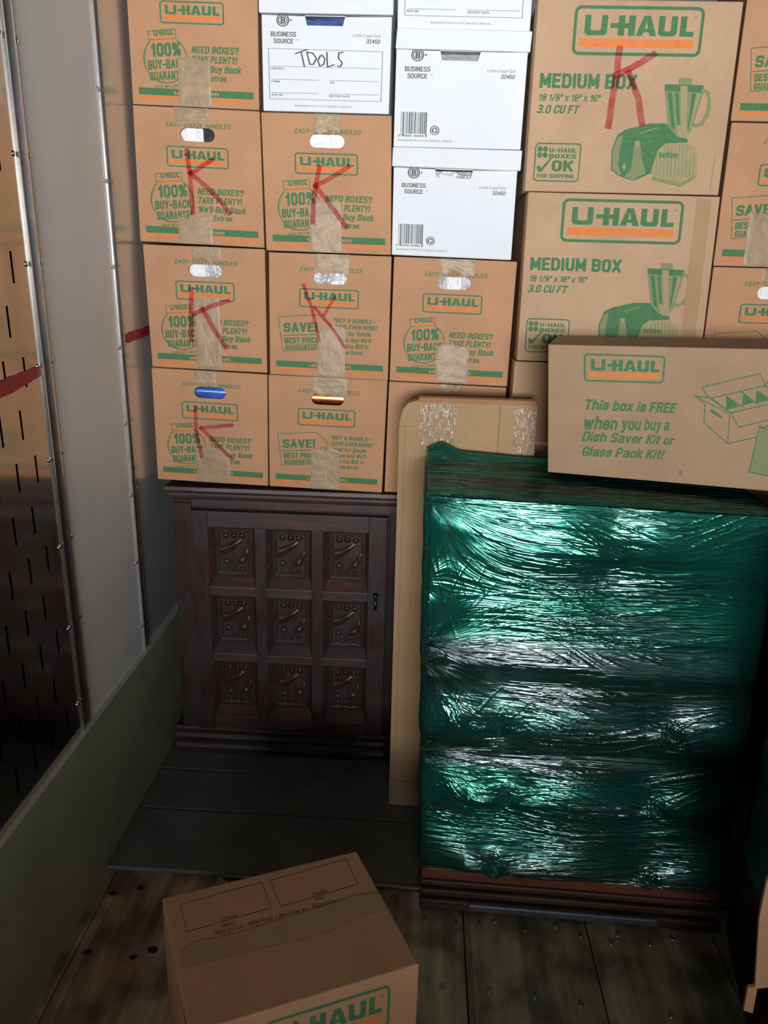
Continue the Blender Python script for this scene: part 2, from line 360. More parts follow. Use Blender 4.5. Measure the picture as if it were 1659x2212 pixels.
# ---------------------------------------------------------------- flat print on the cartons
_G = {}
def _def(t):
    for ln in t.strip().split('\n'):
        k, w, rest = ln.split(' ', 2)
        _G[k] = (float(w), [[tuple(map(float, p.split(','))) for p in seg.split()] for seg in rest.split('|')])
_def("""A 1 0,0 .5,1 1,0|.2,.3 .8,.3
B 1 0,.5 .75,.5 1,.62 1,.88 .75,1 0,1 0,0 .75,0 1,.12 1,.38 .75,.5
C 1 1,.76 1,.85 .75,1 .25,1 0,.85 0,.15 .25,0 .75,0 1,.15 1,.24
D 1 0,0 .7,0 1,.18 1,.82 .7,1 0,1 0,0
E .85 1,0 0,0 0,1 1,1|0,.52 .85,.52
F .85 0,0 0,1 1,1|0,.5 .85,.5
G 1 1,.8 1,.85 .75,1 .25,1 0,.85 0,.15 .25,0 .75,0 1,.15 1,.45 .55,.45
H 1 0,0 0,1|1,0 1,1|0,.5 1,.5
I .01 0,0 0,1
J .9 0,.25 0,.15 .25,0 .75,0 1,.15 1,1
K 1 0,0 0,1|1,1 .05,.42|.4,.62 1,0
L .85 0,1 0,0 1,0
M 1.25 0,0 0,1 .5,.25 1,1 1,0
N 1 0,0 0,1 1,0 1,1
O 1 .25,0 .75,0 1,.15 1,.85 .75,1 .25,1 0,.85 0,.15 .25,0
P 1 0,0 0,1 .75,1 1,.87 1,.58 .75,.45 0,.45
Q 1 .25,0 .75,0 1,.15 1,.85 .75,1 .25,1 0,.85 0,.15 .25,0|.6,.25 1,-.05
R 1 0,0 0,1 .75,1 1,.87 1,.62 .75,.5 0,.5|.65,.5 1,0
S 1 -.05,.13 .2,0 .78,0 1,.14 1,.38 .78,.5 .22,.52 0,.64 0,.86 .22,1 .8,1 1.02,.87
T 1 .5,0 .5,1|0,1 1,1
U 1 0,1 0,.15 .25,0 .75,0 1,.15 1,1
V 1 0,1 .5,0 1,1
W 1.5 0,1 .25,0 .5,.9 .75,0 1,1
X 1 0,0 1,1|0,1 1,0
Y 1 0,1 .5,.45 1,1|.5,.45 .5,0
Z 1 0,1 1,1 0,0 1,0
0 1 .25,0 .75,0 1,.15 1,.85 .75,1 .25,1 0,.85 0,.15 .25,0
1 .5 0,.75 .8,1 .8,0
2 1 0,.72 0,.86 .25,1 .75,1 1,.85 1,.62 0,0 1,0
3 1 0,.92 .25,1 .75,1 1,.86 1,.64 .75,.52 .42,.52|.75,.52 1,.38 1,.14 .75,0 .25,0 0,.08
4 1 .8,0 .8,1 0,.28 1.05,.28
5 1 0,.2 .25,0 .75,0 1,.16 1,.46 .75,.6 .25,.6 0,.5 .1,1 .95,1
6 1 1,.8 .75,1 .25,1 0,.85 0,.15 .25,0 .75,0 1,.15 1,.42 .75,.56 .25,.56 0,.45
7 1 0,1 1,1 .35,0
8 1 .25,.52 0,.38 0,.14 .25,0 .75,0 1,.14 1,.38 .75,.52 .25,.52 0,.66 0,.87 .25,1 .75,1 1,.87 1,.66 .75,.52
9 1 0,.2 .25,0 .75,0 1,.15 1,.85 .75,1 .25,1 0,.85 0,.58 .25,.44 .75,.44 1,.55
% 1.5 .15,0 .85,1|.05,.65 .05,.95 .35,.95 .35,.6 .05,.6|.65,.05 .65,.38 .95,.38 .95,.02 .65,.02
? .9 0,.72 0,.86 .25,1 .75,1 1,.86 1,.66 .5,.50 .5,.40|.5,.05 .5,0
! .01 0,.43 0,1|0,.06 0,0
. .01 0,.03 0,0
, .01 0,.11 -.1,-.12
' .01 0,.7 0,1
" .3 0,.7 0,1|1,.7 1,1
- .5 0,.45 1,.45
— 1.2 0,.45 1,.45
: .01 0,.6 0,.75|0,.1 0,-.04
/ .6 0,-.05 1,1.05
• .01 0,.38 0,.55
$ 1 0,.28 0,.15 .25,0 .75,0 1,.14 1,.36 .8,.5 .2,.5 0,.64 0,.86 .25,1 .75,1 1,.85 1,.72|.5,-.12 .5,1.12
& 1.1 1,0 .2,.75 .3,1 .6,1 .65,.75 .1,.4 0,.15 .2,0 .6,0 1,.45
a .95 .05,.70 .25,.74 .8,.74 1,.6 1,0|1,.42 .2,.38 0,.26 0,.1 .2,0 .7,0 1,.10
b .9 0,1 0,0 .75,0 1,.15 1,.57 .75,.72 0,.66
c .85 1,.5 1,.58 .75,.72 .25,.72 0,.57 0,.15 .25,0 .75,0 1,.15 1,.22
d .9 1,1 1,0 .25,0 0,.15 0,.57 .25,.72 1,.66
e .9 0,.36 1,.36 1,.57 .75,.72 .25,.72 0,.57 0,.15 .25,0 .75,0 .98,.14
f .5 .3,0 .3,.85 .55,1 1,1|-.15,.7 .95,.7
g .9 1,.72 1,-.15 .75,-.28 .1,-.28|1,0.02 .25,0 0,.15 0,.57 .25,.72 1,.68
h .9 0,0 0,1|0,.62 .6,.72 1,.58 1,0
i .01 0,0 0,.6|0,.95 0,.99
j .2 0.9,.7 .9,-.2 0,-.28|.9,.88 .9,1.02
k .85 0,0 0,1|.95,.7 .05,.3|.35,.42 1,0
l .01 0,0 0,1
m 1.45 0,0 0,.72|0,.64 .35,.72 .5,.6 .5,0|.5,.6 .8,.72 1,.6 1,0
n .9 0,0 0,.72|0,.62 .6,.72 1,.58 1,0
o .9 .25,0 .75,0 1,.15 1,.57 .75,.72 .25,.72 0,.57 0,.15 .25,0
p .9 0,-.28 0,.72 .75,.72 1,.57 1,.15 .75,0 0,.04
r .55 0,0 0,.72|0,.55 .5,.7 1,.7
s .8 0,.15 .2,0 .8,0 1,.12 1,.26 .8,.36 .2,.38 0,.48 0,.6 .2,.72 .8,.72 1,.58
t .5 .4,.95 .4,.12 .65,0 1,0|-.15,.7 1,.7
u .9 0,.72 0,.14 .3,0 1,.08|1,.72 1,0
v .85 0,.72 .5,0 1,.72
w 1.35 0,.72 .25,0 .5,.65 .75,0 1,.72
x .85 0,0 1,.72|0,.72 1,0
y .85 0,.72 .55,.02|1,.72 .4,-.28 0,-.28
z .8 0,.72 1,.72 0,0 1,0""")
_tc = {}
def glyphs(s, bold):
    """block lettering drawn as thick mitred strokes; returns unit-box vertices, faces and a level per vertex"""
    key = (s, bold)
    if key in _tc: return _tc[key]
    th = min(0.135+2.0*bold, 0.215); V = []; Fc = []; Lv = []; x = 0.0
    for ch in s:
        if ch == ' ': x += 0.30; continue
        w, segs = _G.get(ch, _G['-']); w *= 0.40; lv = 0
        for seg in segs:
            v, f, l = strip([np.array((x+p[0]*w, (0.5*th+p[1]*(1-th)))) for p in seg], th, len(V), lv); V += v; Fc += f; Lv += l; lv += 3
        x += w+th+0.075
    V = np.array(V); Lv = np.array(Lv, float)
    cap = 1.0; x0 = V[:, 0].min(); V[:, 0] = (V[:, 0]-x0)/max(1e-6, V[:, 0].max()-x0)
    _tc[key] = (V, Fc, Lv); return _tc[key]
def strip(P, th, b=0, lv=0):
    """a polyline as mitred quads; sharp corners are cut into separate overlapping strokes"""
    n = len(P); closed = n > 3 and np.allclose(P[0], P[-1]); cuts = []
    for i in range(1, n-1):
        t1 = P[i]-P[i-1]; t2 = P[i+1]-P[i]; c = (t1@t2)/max(1e-12, np.hypot(*t1)*np.hypot(*t2))
        if c < 0.25: cuts.append(i)
    if cuts:
        V = []; Fc = []; Lv = []; pr = 0
        for c in cuts+[n-1]:
            v, f, l = strip(P[pr:c+1], th, b+len(V), lv+1); V += v; Fc += f; Lv += l; lv += 1; pr = c
        return V, Fc, Lv
    V = []; Fc = []; Lv = []
    for i in range(n):
        a = P[i-1] if i > 0 else (P[-2] if closed else None); c = P[i+1] if i < n-1 else (P[1] if closed else None)
        t1 = None if a is None else (P[i]-a)/max(1e-9, np.hypot(*(P[i]-a))); t2 = None if c is None else (c-P[i])/max(1e-9, np.hypot(*(c-P[i])))
        if t1 is None: t1 = t2
        if t2 is None: t2 = t1
        t = t1+t2; t = t/max(1e-9, np.hypot(*t)); nn = np.array([-t[1], t[0]]); k = min(1/max(0.5, abs(nn@np.array([-t1[1], t1[0]]))), 1.5); q = P[i]
        if a is None: q = q-t*th*0.5
        if c is None: q = q+t*th*0.5
        V += [q+nn*k*th/2, q-nn*k*th/2]; Lv += [lv, lv]
        if i: m = b+2*i; Fc.append((m-2, m-1, m+1, m))
    return V, Fc, Lv
class Art:
    """2-D print in unit face coordinates (u right, v down)"""
    def __init__(s): s.d = {}; s.k = 0
    def put(s, ink, V, Fc, lv=None):
        """every piece printed later lies a few micrometres above the earlier ones"""
        vs, fs = s.d.setdefault(ink, ([], [])); b = len(vs); s.k += 1
        vs.extend([(p[0], p[1], (p[2] if len(p) > 2 else 0)*0+s.k+(lv[i]*0.2 if lv is not None else 0)) for i, p in enumerate(V)]); fs.extend([tuple(b+i for i in f) for f in Fc])
    def poly(s, ink, pts): s.put(ink, pts, [tuple(range(len(pts)))])
    def rect(s, ink, u0, v0, u1, v1): s.poly(ink, [(u0, v0), (u1, v0), (u1, v1), (u0, v1)])
    def line(s, ink, pts, w, closed=False, w2=None):
        if not w2:
            P = [np.array(p[:2], float) for p in pts]+([np.array(pts[0][:2], float)] if closed else [])
            V, Fc, Lv = strip(P, w); s.put(ink, V, Fc, Lv); return
        P = [np.array(p, float) for p in pts]; n = len(P); V = []; Fc = []
        for i in range(n):
            a = P[(i-1) % n] if (closed or i > 0) else P[i]; c = P[(i+1) % n] if (closed or i < n-1) else P[i]
            t = c-a; t = t/max(1e-9, np.hypot(*t)); nn = np.array([-t[1], t[0]]); k = w if not w2 else w+(w2-w)*i/(n-1)
            V += [P[i]+nn*k/2, P[i]-nn*k/2]
        for i in range(n if closed else n-1):
            j = (i+1) % n; Fc.append((2*i, 2*i+1, 2*j+1, 2*j))
        s.put(ink, V, Fc)
    def text(s, ink, t, u0, v0, u1, v1, bold=0.02, slant=0.0, rot=0.0, piv=None, asp=1.0):
        V, Fc, Lv = glyphs(t, bold)
        x = u0+(V[:, 0])*(u1-u0) + (V[:, 1])*(v1-v0)*slant*asp; y = v1-(V[:, 1])*(v1-v0)
        if rot:
            px, py = piv if piv else ((u0+u1)/2, (v0+v1)/2); c, q = math.cos(rot), math.sin(rot)
            x, y = px+(x-px)*c-(y-py)*q, py+(x-px)*q+(y-py)*c
        s.put(ink, np.stack([x, y], 1), Fc, Lv)
    def merge(s, o, fn=None):
        for k, (v, f) in o.d.items():
            vs, fs = s.d.setdefault(k, ([], [])); b = len(vs)
            vs.extend([(tuple(fn(p[0], p[1])) if fn else (p[0], p[1]))+(p[2]+s.k,) for p in v]); fs.extend([tuple(b+i for i in q) for q in f])
        s.k += o.k
def homog(src, dst):
    A = []
    for (x, y), (X, Y) in zip(src, dst):
        A.append([x, y, 1, 0, 0, 0, -X*x, -X*y, -X]); A.append([0, 0, 0, x, y, 1, -Y*x, -Y*y, -Y])
    h = np.linalg.svd(np.array(A, float))[2][-1].reshape(3, 3)
    def f(x, y):
        w = h[2, 0]*x+h[2, 1]*y+h[2, 2]; return ((h[0, 0]*x+h[0, 1]*y+h[0, 2])/w, (h[1, 0]*x+h[1, 1]*y+h[1, 2])/w)
    return f
SQ = [(0, 0), (1, 0), (1, 1), (0, 1)]
def rrect(u0, v0, u1, v1, ru, rv, n=5):
    P = []
    for cx, cy, a0 in ((u1-ru, v0+rv, -90), (u1-ru, v1-rv, 0), (u0+ru, v1-rv, 90), (u0+ru, v0+rv, 180)):
        for i in range(n+1):
            a = math.radians(a0+90*i/n); P.append((cx+ru*math.cos(a), cy+rv*math.sin(a)))
    return P
def ring(A, ink, u0, v0, u1, v1, ru, rv, tu, tv):
    o = rrect(u0, v0, u1, v1, ru, rv); i = rrect(u0+tu, v0+tv, u1-tu, v1-tv, max(ru-tu, 1e-4), max(rv-tv, 1e-4)); n = len(o)
    A.put(ink, o+i, [(k, (k+1) % n, n+(k+1) % n, n+k) for k in range(n)])

def logo_art(border=True):
    A = Art()
    if border: ring(A, 'g', 0, 0, 1, 1, 0.055, 0.15, 0.024, 0.068)
    g = 'g'; T, B = 0.19, 0.595
    def U(x0, x1):
        A.poly(g, [(x0, T), (x0+0.048, T), (x0+0.048, B-0.12), (x0+0.010+0.048, B-0.10), (x0+0.03, B), (x0+0.012, B-0.02), (x0, B-0.06)])
        A.poly(g, [(x1-0.048, T), (x1, T), (x1, B-0.06), (x1-0.012, B-0.02), (x1-0.03, B), (x1-0.058, B-0.10), (x1-0.048, B-0.12)])
        A.poly(g, [(x0+0.03, B), (x0+0.058, B-0.10), (x1-0.058, B-0.10), (x1-0.03, B)])
    U(0.085, 0.262); U(0.655, 0.80)
    A.rect(g, 0.345, T, 0.395, B); A.rect(g, 0.425, T, 0.475, B); A.rect(g, 0.395, 0.345, 0.425, 0.445)
    A.rect(g, 0.285, 0.345, 0.345, 0.445)
    A.poly(g, [(0.485, B), (0.538, T), (0.572, T), (0.5375, B)]); A.poly(g, [(0.552, T), (0.590, T), (0.645, B), (0.592, B)])
    A.rect(g, 0.532, 0.445, 0.600, 0.52)
    A.poly(g, [(0.822, T), (0.870, T), (0.870, B-0.10), (0.930, B-0.10), (0.930, B), (0.822, B)])
    ring(A, g, 0.925, 0.19, 0.942, 0.24, 0.008, 0.024, 0.004, 0.012)
    A.rect('o', 0.055, 0.66, 0.935, 0.83)
    return A
LOGO = logo_art()
def add_logo(A, u0, v0, u1, v1, rot=0, border=True):
    L = LOGO if border else logo_art(False); cx, cy = (u0+u1)/2, (v0+v1)/2; c, q = math.cos(rot), math.sin(rot)
    def f(x, y):
        x = u0+x*(u1-u0)-cx; y = v0+y*(v1-v0)-cy; return (cx+x*c-y*q, cy+x*q+y*c)
    A.merge(L, f)

def small_common(A, handles=True):
    if handles: A.text('g', 'EASY-TOUCH  HANDLES', 0.255, 0.106, 0.765, 0.140, 0.0, 0.25)
    add_logo(A, 0.248, 0.275, 0.742, 0.428)
    A.rect('g', 0.055, 0.878, 0.955, 0.928); A.rect('o', 0.055, 0.936, 0.955, 0.958)
    A.text('t', 'uhaul.com', 0.335, 0.888, 0.685, 0.918, 0.01, 0)
def jar_art():
    A = Art(); small_common(A); g = 'g'; r = -0.085
    c, q = math.cos(r), math.sin(r)
    def R(x, y): x -= 0.28; y -= 0.65; return (0.28+x*c-y*q, 0.65+x*q+y*c)
    A.line(g, [R(0.165, 0.475), R(0.165, 0.535), R(0.375, 0.535), R(0.375, 0.475)], 0.006, True)
    add_logo(A, 0.178, 0.452, 0.358, 0.552, r, False)
    arc = [R(0.275+0.170*math.cos(a), 0.675+0.163*math.sin(a)) for a in np.linspace(math.radians(-52), math.radians(232), 36)]
    A.line(g, arc, 0.008)
    A.line(g, [(x+0.006, y+0.012) for x, y in arc[20:34]], 0.004)
    for t, a in (('100%', (0.165, 0.560, 0.400, 0.655, 0.05)), ('BUY-BACK', (0.130, 0.675, 0.425, 0.740, 0.045)), ('GUARANTEE', (0.135, 0.757, 0.430, 0.818, 0.045))):
        A.text(g, t, *a, 0.06, r, (0.28, 0.65))
    A.text(g, 'GOOD WITH RECEIPT', 0.165, 0.852, 0.415, 0.872, 0.0, 0, r, (0.28, 0.65))
    for i, (t, u1) in enumerate((('NEED BOXES?', 0.845), ('TAKE PLENTY!', 0.830), ("We'll Buy Back", 0.862))):
        v = 0.575+0.066*i; A.text(g, t, 0.480, v, u1, v+0.048, 0.03, 0.2)
    A.text(g, 'Extras.', 0.60, 0.773, 0.755, 0.815, 0.03, 0.2)
    return A
def save_art():
    A = Art(); small_common(A); g = 'g'; r = -0.06
    A.line(g, [(0.075, 0.515), (0.410, 0.485), (0.505, 0.560), (0.500, 0.760), (0.112, 0.800)], 0.006, True)
    A.text(g, 'SAVE!', 0.110, 0.555, 0.400, 0.632, 0.05, 0.05, r); A.line(g, [(0.110, 0.668), (0.395, 0.645)], 0.007)
    A.text(g, 'BEST PRICE', 0.125, 0.675, 0.415, 0.725, 0.035, 0.05, r); A.text(g, 'GUARANTEED', 0.130, 0.735, 0.43, 0.780, 0.035, 0.05, r)
    A.line(g, [(0.47+0.022*math.cos(a), 0.635+0.022*math.sin(a)) for a in np.linspace(0, 6.0, 12)], 0.006)
    for i, (t, a, c_) in enumerate((('"BUY A BUNDLE\u2014', 0.535, 0.885), ('SAVE EVEN MORE!', 0.540, 0.895), ('Meet Our Bundle', 0.555, 0.845), ("Box and We'll", 0.590, 0.845),
                                    ('Give You $20 in', 0.555, 0.825), ('Free Boxes!', 0.60, 0.78))):
        v = 0.505+0.052*i; A.text(g, t, a, v, c_, v+0.036, 0.02, 0.2)
    return A
def banker_art(tools=False, bottom_only=False):
    A = Art()
    if not bottom_only:
        A.line('k', [(0.165+0.045*math.cos(a), 0.055+0.062*math.sin(a)) for a in np.linspace(0, 2*math.pi, 20)[:-1]], 0.010, True)
        A.line('k', [(0.165+0.032*math.cos(a), 0.055+0.044*math.sin(a)) for a in np.linspace(0, 2*math.pi, 20)[:-1]], 0.008, True)
        A.text('k', 'B', 0.148, 0.022, 0.184, 0.088, 0.04); A.poly('k', [(0.222, 0.04), (0.238, 0.055), (0.222, 0.07)])
        A.text('k', 'BUSINESS', 0.070, 0.172, 0.268, 0.222, 0.012); A.text('k', 'SOURCE', 0.090, 0.242, 0.245, 0.292, 0.012)
        A.text('p', 'TM', 0.265, 0.245, 0.285, 0.260)
        A.text('p', 'Letter/Legal Size', 0.700, 0.180, 0.915, 0.212, 0, 0.15); A.text('k', '32450', 0.805, 0.232, 0.912, 0.275, 0.01, 0.1)
    if tools or bottom_only:
        A.line('p', [(0.050, 0.345), (0.935, 0.355), (0.935, 0.870), (0.055, 0.870)], 0.007, True)
        for v, ls in ((0.525, ((0.065, 0.915, 'CONTENTS'),)), (0.660, ((0.07, 0.44, 'FROM:'), (0.525, 0.915, 'TO:'))), (0.800, ((0.07, 0.44, 'BOX NO.'), (0.525, 0.915, 'DESTROY DATE')))):
            for a, c_, t in ls:
                A.rect('p', a, v, c_, v+0.006); A.text('k', t, a, v+0.016, a+0.0135*len(t), v+0.036, 0.005)
        A.text('p', 'Manufactured in the U.S.A. by S.P. Richards Co., Atlanta, GA', 0.250, 0.925, 0.700, 0.945)
    if tools:
        k = 'b'; hw = 0.011      # handwritten word
        A.line(k, [(0.262, 0.395), (0.345, 0.350), (0.352, 0.352)], hw); A.line(k, [(0.305, 0.375), (0.330, 0.525)], hw)
        A.line(k, [(0.350, 0.375), (0.372, 0.500), (0.400, 0.500), (0.425, 0.440), (0.395, 0.385), (0.348, 0.375)], hw)
        A.line(k, [(0.455, 0.410), (0.435, 0.460), (0.450, 0.515), (0.480, 0.500), (0.490, 0.440), (0.470, 0.405), (0.450, 0.415)], hw)
        A.line(k, [(0.505, 0.375), (0.510, 0.525), (0.560, 0.500)], hw)
        A.line(k, [(0.630, 0.370), (0.598, 0.375), (0.595, 0.430), (0.625, 0.480), (0.612, 0.515), (0.590, 0.512)], hw)
    if not tools and not bottom_only:
        u = 0.052; rr = random.Random(3)
        while u < 0.248:
            w = rr.choice((0.003, 0.003, 0.006, 0.009)); A.rect('k', u, 0.635, u+w, 0.862 if u > 0.07 and u < 0.235 else 0.88); u += w+rr.choice((0.003, 0.004, 0.006))
        A.text('k', '0 35255 32450 5', 0.035, 0.872, 0.262, 0.892)
        A.line('k', [(0.320+0.033*math.cos(a), 0.820+0.046*math.sin(a)) for a in np.linspace(0, 2*math.pi, 18)[:-1]], 0.008, True)
        for a0 in (0.3, 2.4, 4.5):
            A.line('k', [(0.320+0.018*math.cos(a), 0.820+0.025*math.sin(a)) for a in (a0, a0+0.7, a0+1.3)], 0.012)
        A.text('p', 'Manufactured in the U.S.A. by S.P. Richards Co., Atlanta, GA', 0.035, 0.918, 0.460, 0.940)
    return A
def medium_art():
    f = homog([(178, -6), (1505, 8), (1340, 1252), (88, 1225)], SQ); A = Art(); C = Art()
    add_logo(A, 0.184, 0.030, 0.820, 0.278)
    A.text('g', 'MEDIUM BOX', 0.034, 0.372, 0.525, 0.448, 0.035); A.text('g', '18 1/8" x 18" x 16"', 0.036, 0.478, 0.345, 0.515, 0.015, 0.15); A.text('g', '3.0 CU FT', 0.030, 0.535, 0.240, 0.580, 0.03, 0.2)
    ring(A, 'g', 0.038, 0.735, 0.275, 0.945, 0.022, 0.025, 0.007, 0.008)
    for a in range(4):
        x = 0.078+0.014*(1 if a % 2 else -1); y = 0.785+0.016*(1 if a > 1 else -1); A.poly('g', [(x+0.014*math.cos(t), y+0.016*math.sin(t)) for t in np.linspace(0, 5.5, 8)])
    A.text('g', 'U-HAUL', 0.112, 0.762, 0.255, 0.786, 0.04); A.text('g', 'BOXES', 0.112, 0.794, 0.255, 0.818, 0.04)
    A.text('g', 'OK', 0.130, 0.828, 0.245, 0.888, 0.06); A.poly('g', [(0.052, 0.862), (0.068, 0.858), (0.076, 0.872), (0.122, 0.815), (0.130, 0.818), (0.078, 0.893), (0.062, 0.893)])
    A.text('g', 'FOR SHIPPING', 0.058, 0.902, 0.248, 0.925, 0.03)
    # toaster and blender picture
    C.poly('g', [(645, 1090), (650, 960), (690, 860), (740, 830), (900, 790), (1000, 790), (1070, 830), (1075, 880), (1000, 920), (950, 960), (915, 1060), (905, 1110), (790, 1160), (700, 1130)])
    C.poly('m', [(655, 1085), (658, 960), (692, 880), (722, 866), (702, 960), (692, 1060), (712, 1118), (700, 1122)])
    C.poly('g', [(700, 1000), (730, 980), (762, 1010), (770, 1060), (755, 1110), (728, 1120), (702, 1080)])
    C.poly('m', [(775, 1085), (800, 910), (832, 905), (845, 1020), (870, 1110), (815, 1135), (790, 1158), (730, 1132)])
    C.poly('l', [(800, 905), (830, 902), (826, 935), (806, 940)]); C.line('m', [(835, 855), (940, 820)], 8)
    C.poly('l', [(718, 1070), (732, 1040), (742, 1070), (730, 1095)])
    C.poly('m', [(1085, 497), (1168, 500), (1168, 545), (1083, 542)]); C.poly('g', [(993, 538), (1245, 546), (1243, 592), (993, 582)])
    C.poly('m', [(993, 582), (1243, 592), (1168, 830), (1130, 885), (1075, 880), (1010, 800)])
    for a in ((1012, 590, 1040, 592, 1058, 830, 1034, 812), (1062, 592, 1082, 592, 1092, 860, 1076, 850), (1170, 596, 1196, 597, 1150, 815, 1140, 830)):
        C.poly('g', [(a[0], a[1]), (a[2], a[3]), (a[4], a[5]), (a[6], a[7])])
    C.poly('l', [(1095, 548), (1140, 550), (1132, 860), (1100, 860)]); C.poly('l', [(1205, 600), (1225, 600), (1160, 810), (1152, 815)])
    C.poly('l', [(1070, 800), (1090, 800), (1150, 850), (1130, 885), (1075, 880)])
    C.line('m', [(1243, 578), (1270, 592), (1280, 640), (1278, 690), (1262, 745), (1232, 790), (1200, 806), (1178, 800)], 24)
    C.poly('g', [(1000, 900), (1060, 862), (1090, 880), (1140, 885), (1140, 918), (1000, 922)])
    C.poly('l', [(1000, 918), (1135, 912), (1190, 950), (1203, 1000), (1198, 1135), (1095, 1197), (910, 1150), (915, 1060), (950, 960)])
    for i in range(11):
        x = 935+24*i; C.line('m', [(x+8, 935 if 2 < i < 9 else 985), (x, 1130)], 7)
    C.poly('m', [(910, 1130), (1095, 1176), (1198, 1118), (1197, 1138), (1095, 1200), (908, 1155)]); C.text('g', 'Osttinn', 955, 975, 1078, 1012, 0.05)
    A.merge(C, f); A.line('m', [f(1318, 1010), f(1285, 1215)], 0.004)
    return A
def free_art():
    C = Art(); f = homog([(112, 180), (1659, 212), (1659, 1222), (102, 1042)], SQ); A = Art()
    q = homog([(0, 0), (1, 0), (1, 1), (0, 1)], [(345, 236), (905, 255), (890, 442), (342, 422)]); L = Art(); L.merge(LOGO, q); C.merge(L)
    for t, p in (('This box is FREE', [(345, 540), (985, 575), (975, 645), (340, 612)]), ('when you buy a', [(335, 652), (935, 690), (930, 765), (330, 748)]),
                 ('Dish Saver Kit or', [(330, 758), (968, 805), (960, 870), (325, 828)]), ('Glass Pack Kit!', [(330, 865), (898, 900), (885, 968), (325, 932)])):
        T = Art(); T.text('g', t, 0, 0, 0.985, 1, 0.035 if 'FREE' in t else 0.025, 0.02); C.merge(T, homog(SQ, p))
    g = 'g'; w = 7
    for L_ in ([(1110, 525), (1235, 545), (1375, 648)], [(1110, 525), (1185, 585), (1178, 715), (1350, 865), (1570, 825)], [(1110, 525), (1355, 650)], [(1165, 468), (1200, 530), (1375, 648), (1435, 750), (1700, 695)],
               [(1165, 468), (1600, 378), (1640, 465)], [(1220, 548), (1640, 460), (1700, 520)], [(1368, 655), (1352, 865)], [(1375, 648), (1700, 585)], [(1345, 532), (1470, 610)], [(1470, 512), (1580, 592)],
               [(1440, 500), (1470, 512)], [(1630, 470), (1700, 380)]): C.line(g, L_, w)
    C.poly(g, [(1345, 532), (1445, 605), (1340, 628)]); C.poly(g, [(1470, 512), (1555, 576), (1462, 600)]); C.poly(g, [(1570, 492), (1690, 560), (1562, 585)])
    C.line(g, [(1235, 632), (1300, 675)], 20)
    C.poly('m', [(1590, 752), (1760, 800), (1720, 1120), (1512, 1076)]); C.line(g, [(1760, 800), (1590, 752), (1512, 1076), (1720, 1120)], w); C.line(g, [(1590, 745), (1640, 760), (1700, 700)], w)
    A.merge(C, f); return A
JAR, SAVE, BANK, TOOL, BOT, MED, FREE = jar_art(), save_art(), banker_art(), banker_art(True), banker_art(False, True), medium_art(), free_art()
INK = {'g': ('green_print', ink_green, 1.0), 'o': ('orange_print', ink_orange, 1.0), 't': ('web_address', ink_tan, 1.6), 'm': ('halftone_print', ink_mid, 1.3), 'l': ('pale_halftone_print', ink_light, 1.9),
       'k': ('grey_print', ink_grey, 1.0), 'p': ('pale_print', ink_pale, 1.0), 'b': ('handwritten_word', ink_black, 1.8)}

class Face:
    def __init__(s, q):                    # q: TL, TR, BR, BL in world space
        s.q = [Vector(p) for p in q]
        s.n = (s.q[1]-s.q[0]).cross(s.q[3]-s.q[0]).normalized()
        if s.n.dot(CAM-s.q[0]) < 0: s.n = -s.n
        s.w = (s.q[1]-s.q[0]).length; s.h = (s.q[3]-s.q[0]).length
    def U(s, u, v, o=0.0):
        a, b_, c, d = s.q; return a*(1-u)*(1-v)+b_*u*(1-v)+c*u*v+d*(1-u)*v + s.n*o
    def px(s, x, y, o=0.0): return atPlane(x, y, s.q[0], s.n) + s.n*o
def print_art(face, A, parent):
    for k, (vs, fs) in A.d.items():
        nm, m, lay = INK[k]
        o = mesh(nm, [face.U(x, y, 0.00012+0.000005*z+(0.0006 if k == 'b' else 0)) for x, y, z in vs], fs, m, parent); o['kind'] = 'stuff'
def strokes(face, lines, parent, w=10, name='marker_letter', m=None, off=0.0022, label='K drawn in red marker'):
    A = Art()
    for L in lines:
        ws = L[0] if isinstance(L[0], tuple) and len(L[0]) == 1 else None
        pts = L; n = 6; P = []
        for (a, c) in zip(pts[:-1], pts[1:]):
            for i in range(n): P.append((a[0]+(c[0]-a[0])*i/n+rnd.uniform(-.6, .6), a[1]+(c[1]-a[1])*i/n+rnd.uniform(-.6, .6)))
        P.append(pts[-1]); A.line('x', P, w)
    vs, fs = A.d['x']; o = mesh(name, [face.px(x, y, off+0.000005*z) for x, y, z in vs], fs, m or marker, parent); o['label'] = label
def tape_strip(face, u0, u1, v0, v1, parent, torn='top', seed=0, m=None, name='tape_strip', nv=22, amp=0.0012):
    r = random.Random(seed); nu = 14; vs = []; fs = []
    je = [r.uniform(-0.035, 0.035) for _ in range(nu+1)]; je = [(je[max(0, i-1)]+je[i]+je[min(nu, i+1)])/3 for i in range(nu+1)]
    for j in range(nv+1):
        t = j/nv
        for i in range(nu+1):
            a = i/nu; u = u0+(u1-u0)*a + 0.004*noise.noise(Vector((seed, t*4, a*2)))
            tt = t
            v = v0+(v1-v0)*tt
            if torn == 'top': v += je[i]*(1-t)**3
            if torn == 'bottom': v += je[i]*0.8*t**3
            h = 0.0008 + amp*max(0, 0.35+noise.noise(Vector((a*2.5+seed*3.1, t*4.5, seed)))) + amp*0.9*abs(noise.noise(Vector((a*6+seed, t*7-seed, 3.3))))
            if i in (0, nu) or j in (0, nv): h = 0.0007
            vs.append(face.U(u, v, min(h, 0.0019)))
    for j in range(nv):
        for i in range(nu):
            k = j*(nu+1)+i; fs.append((k, k+1, k+nu+2, k+nu+1))
    return mesh(name, vs, fs, m or tape, parent)

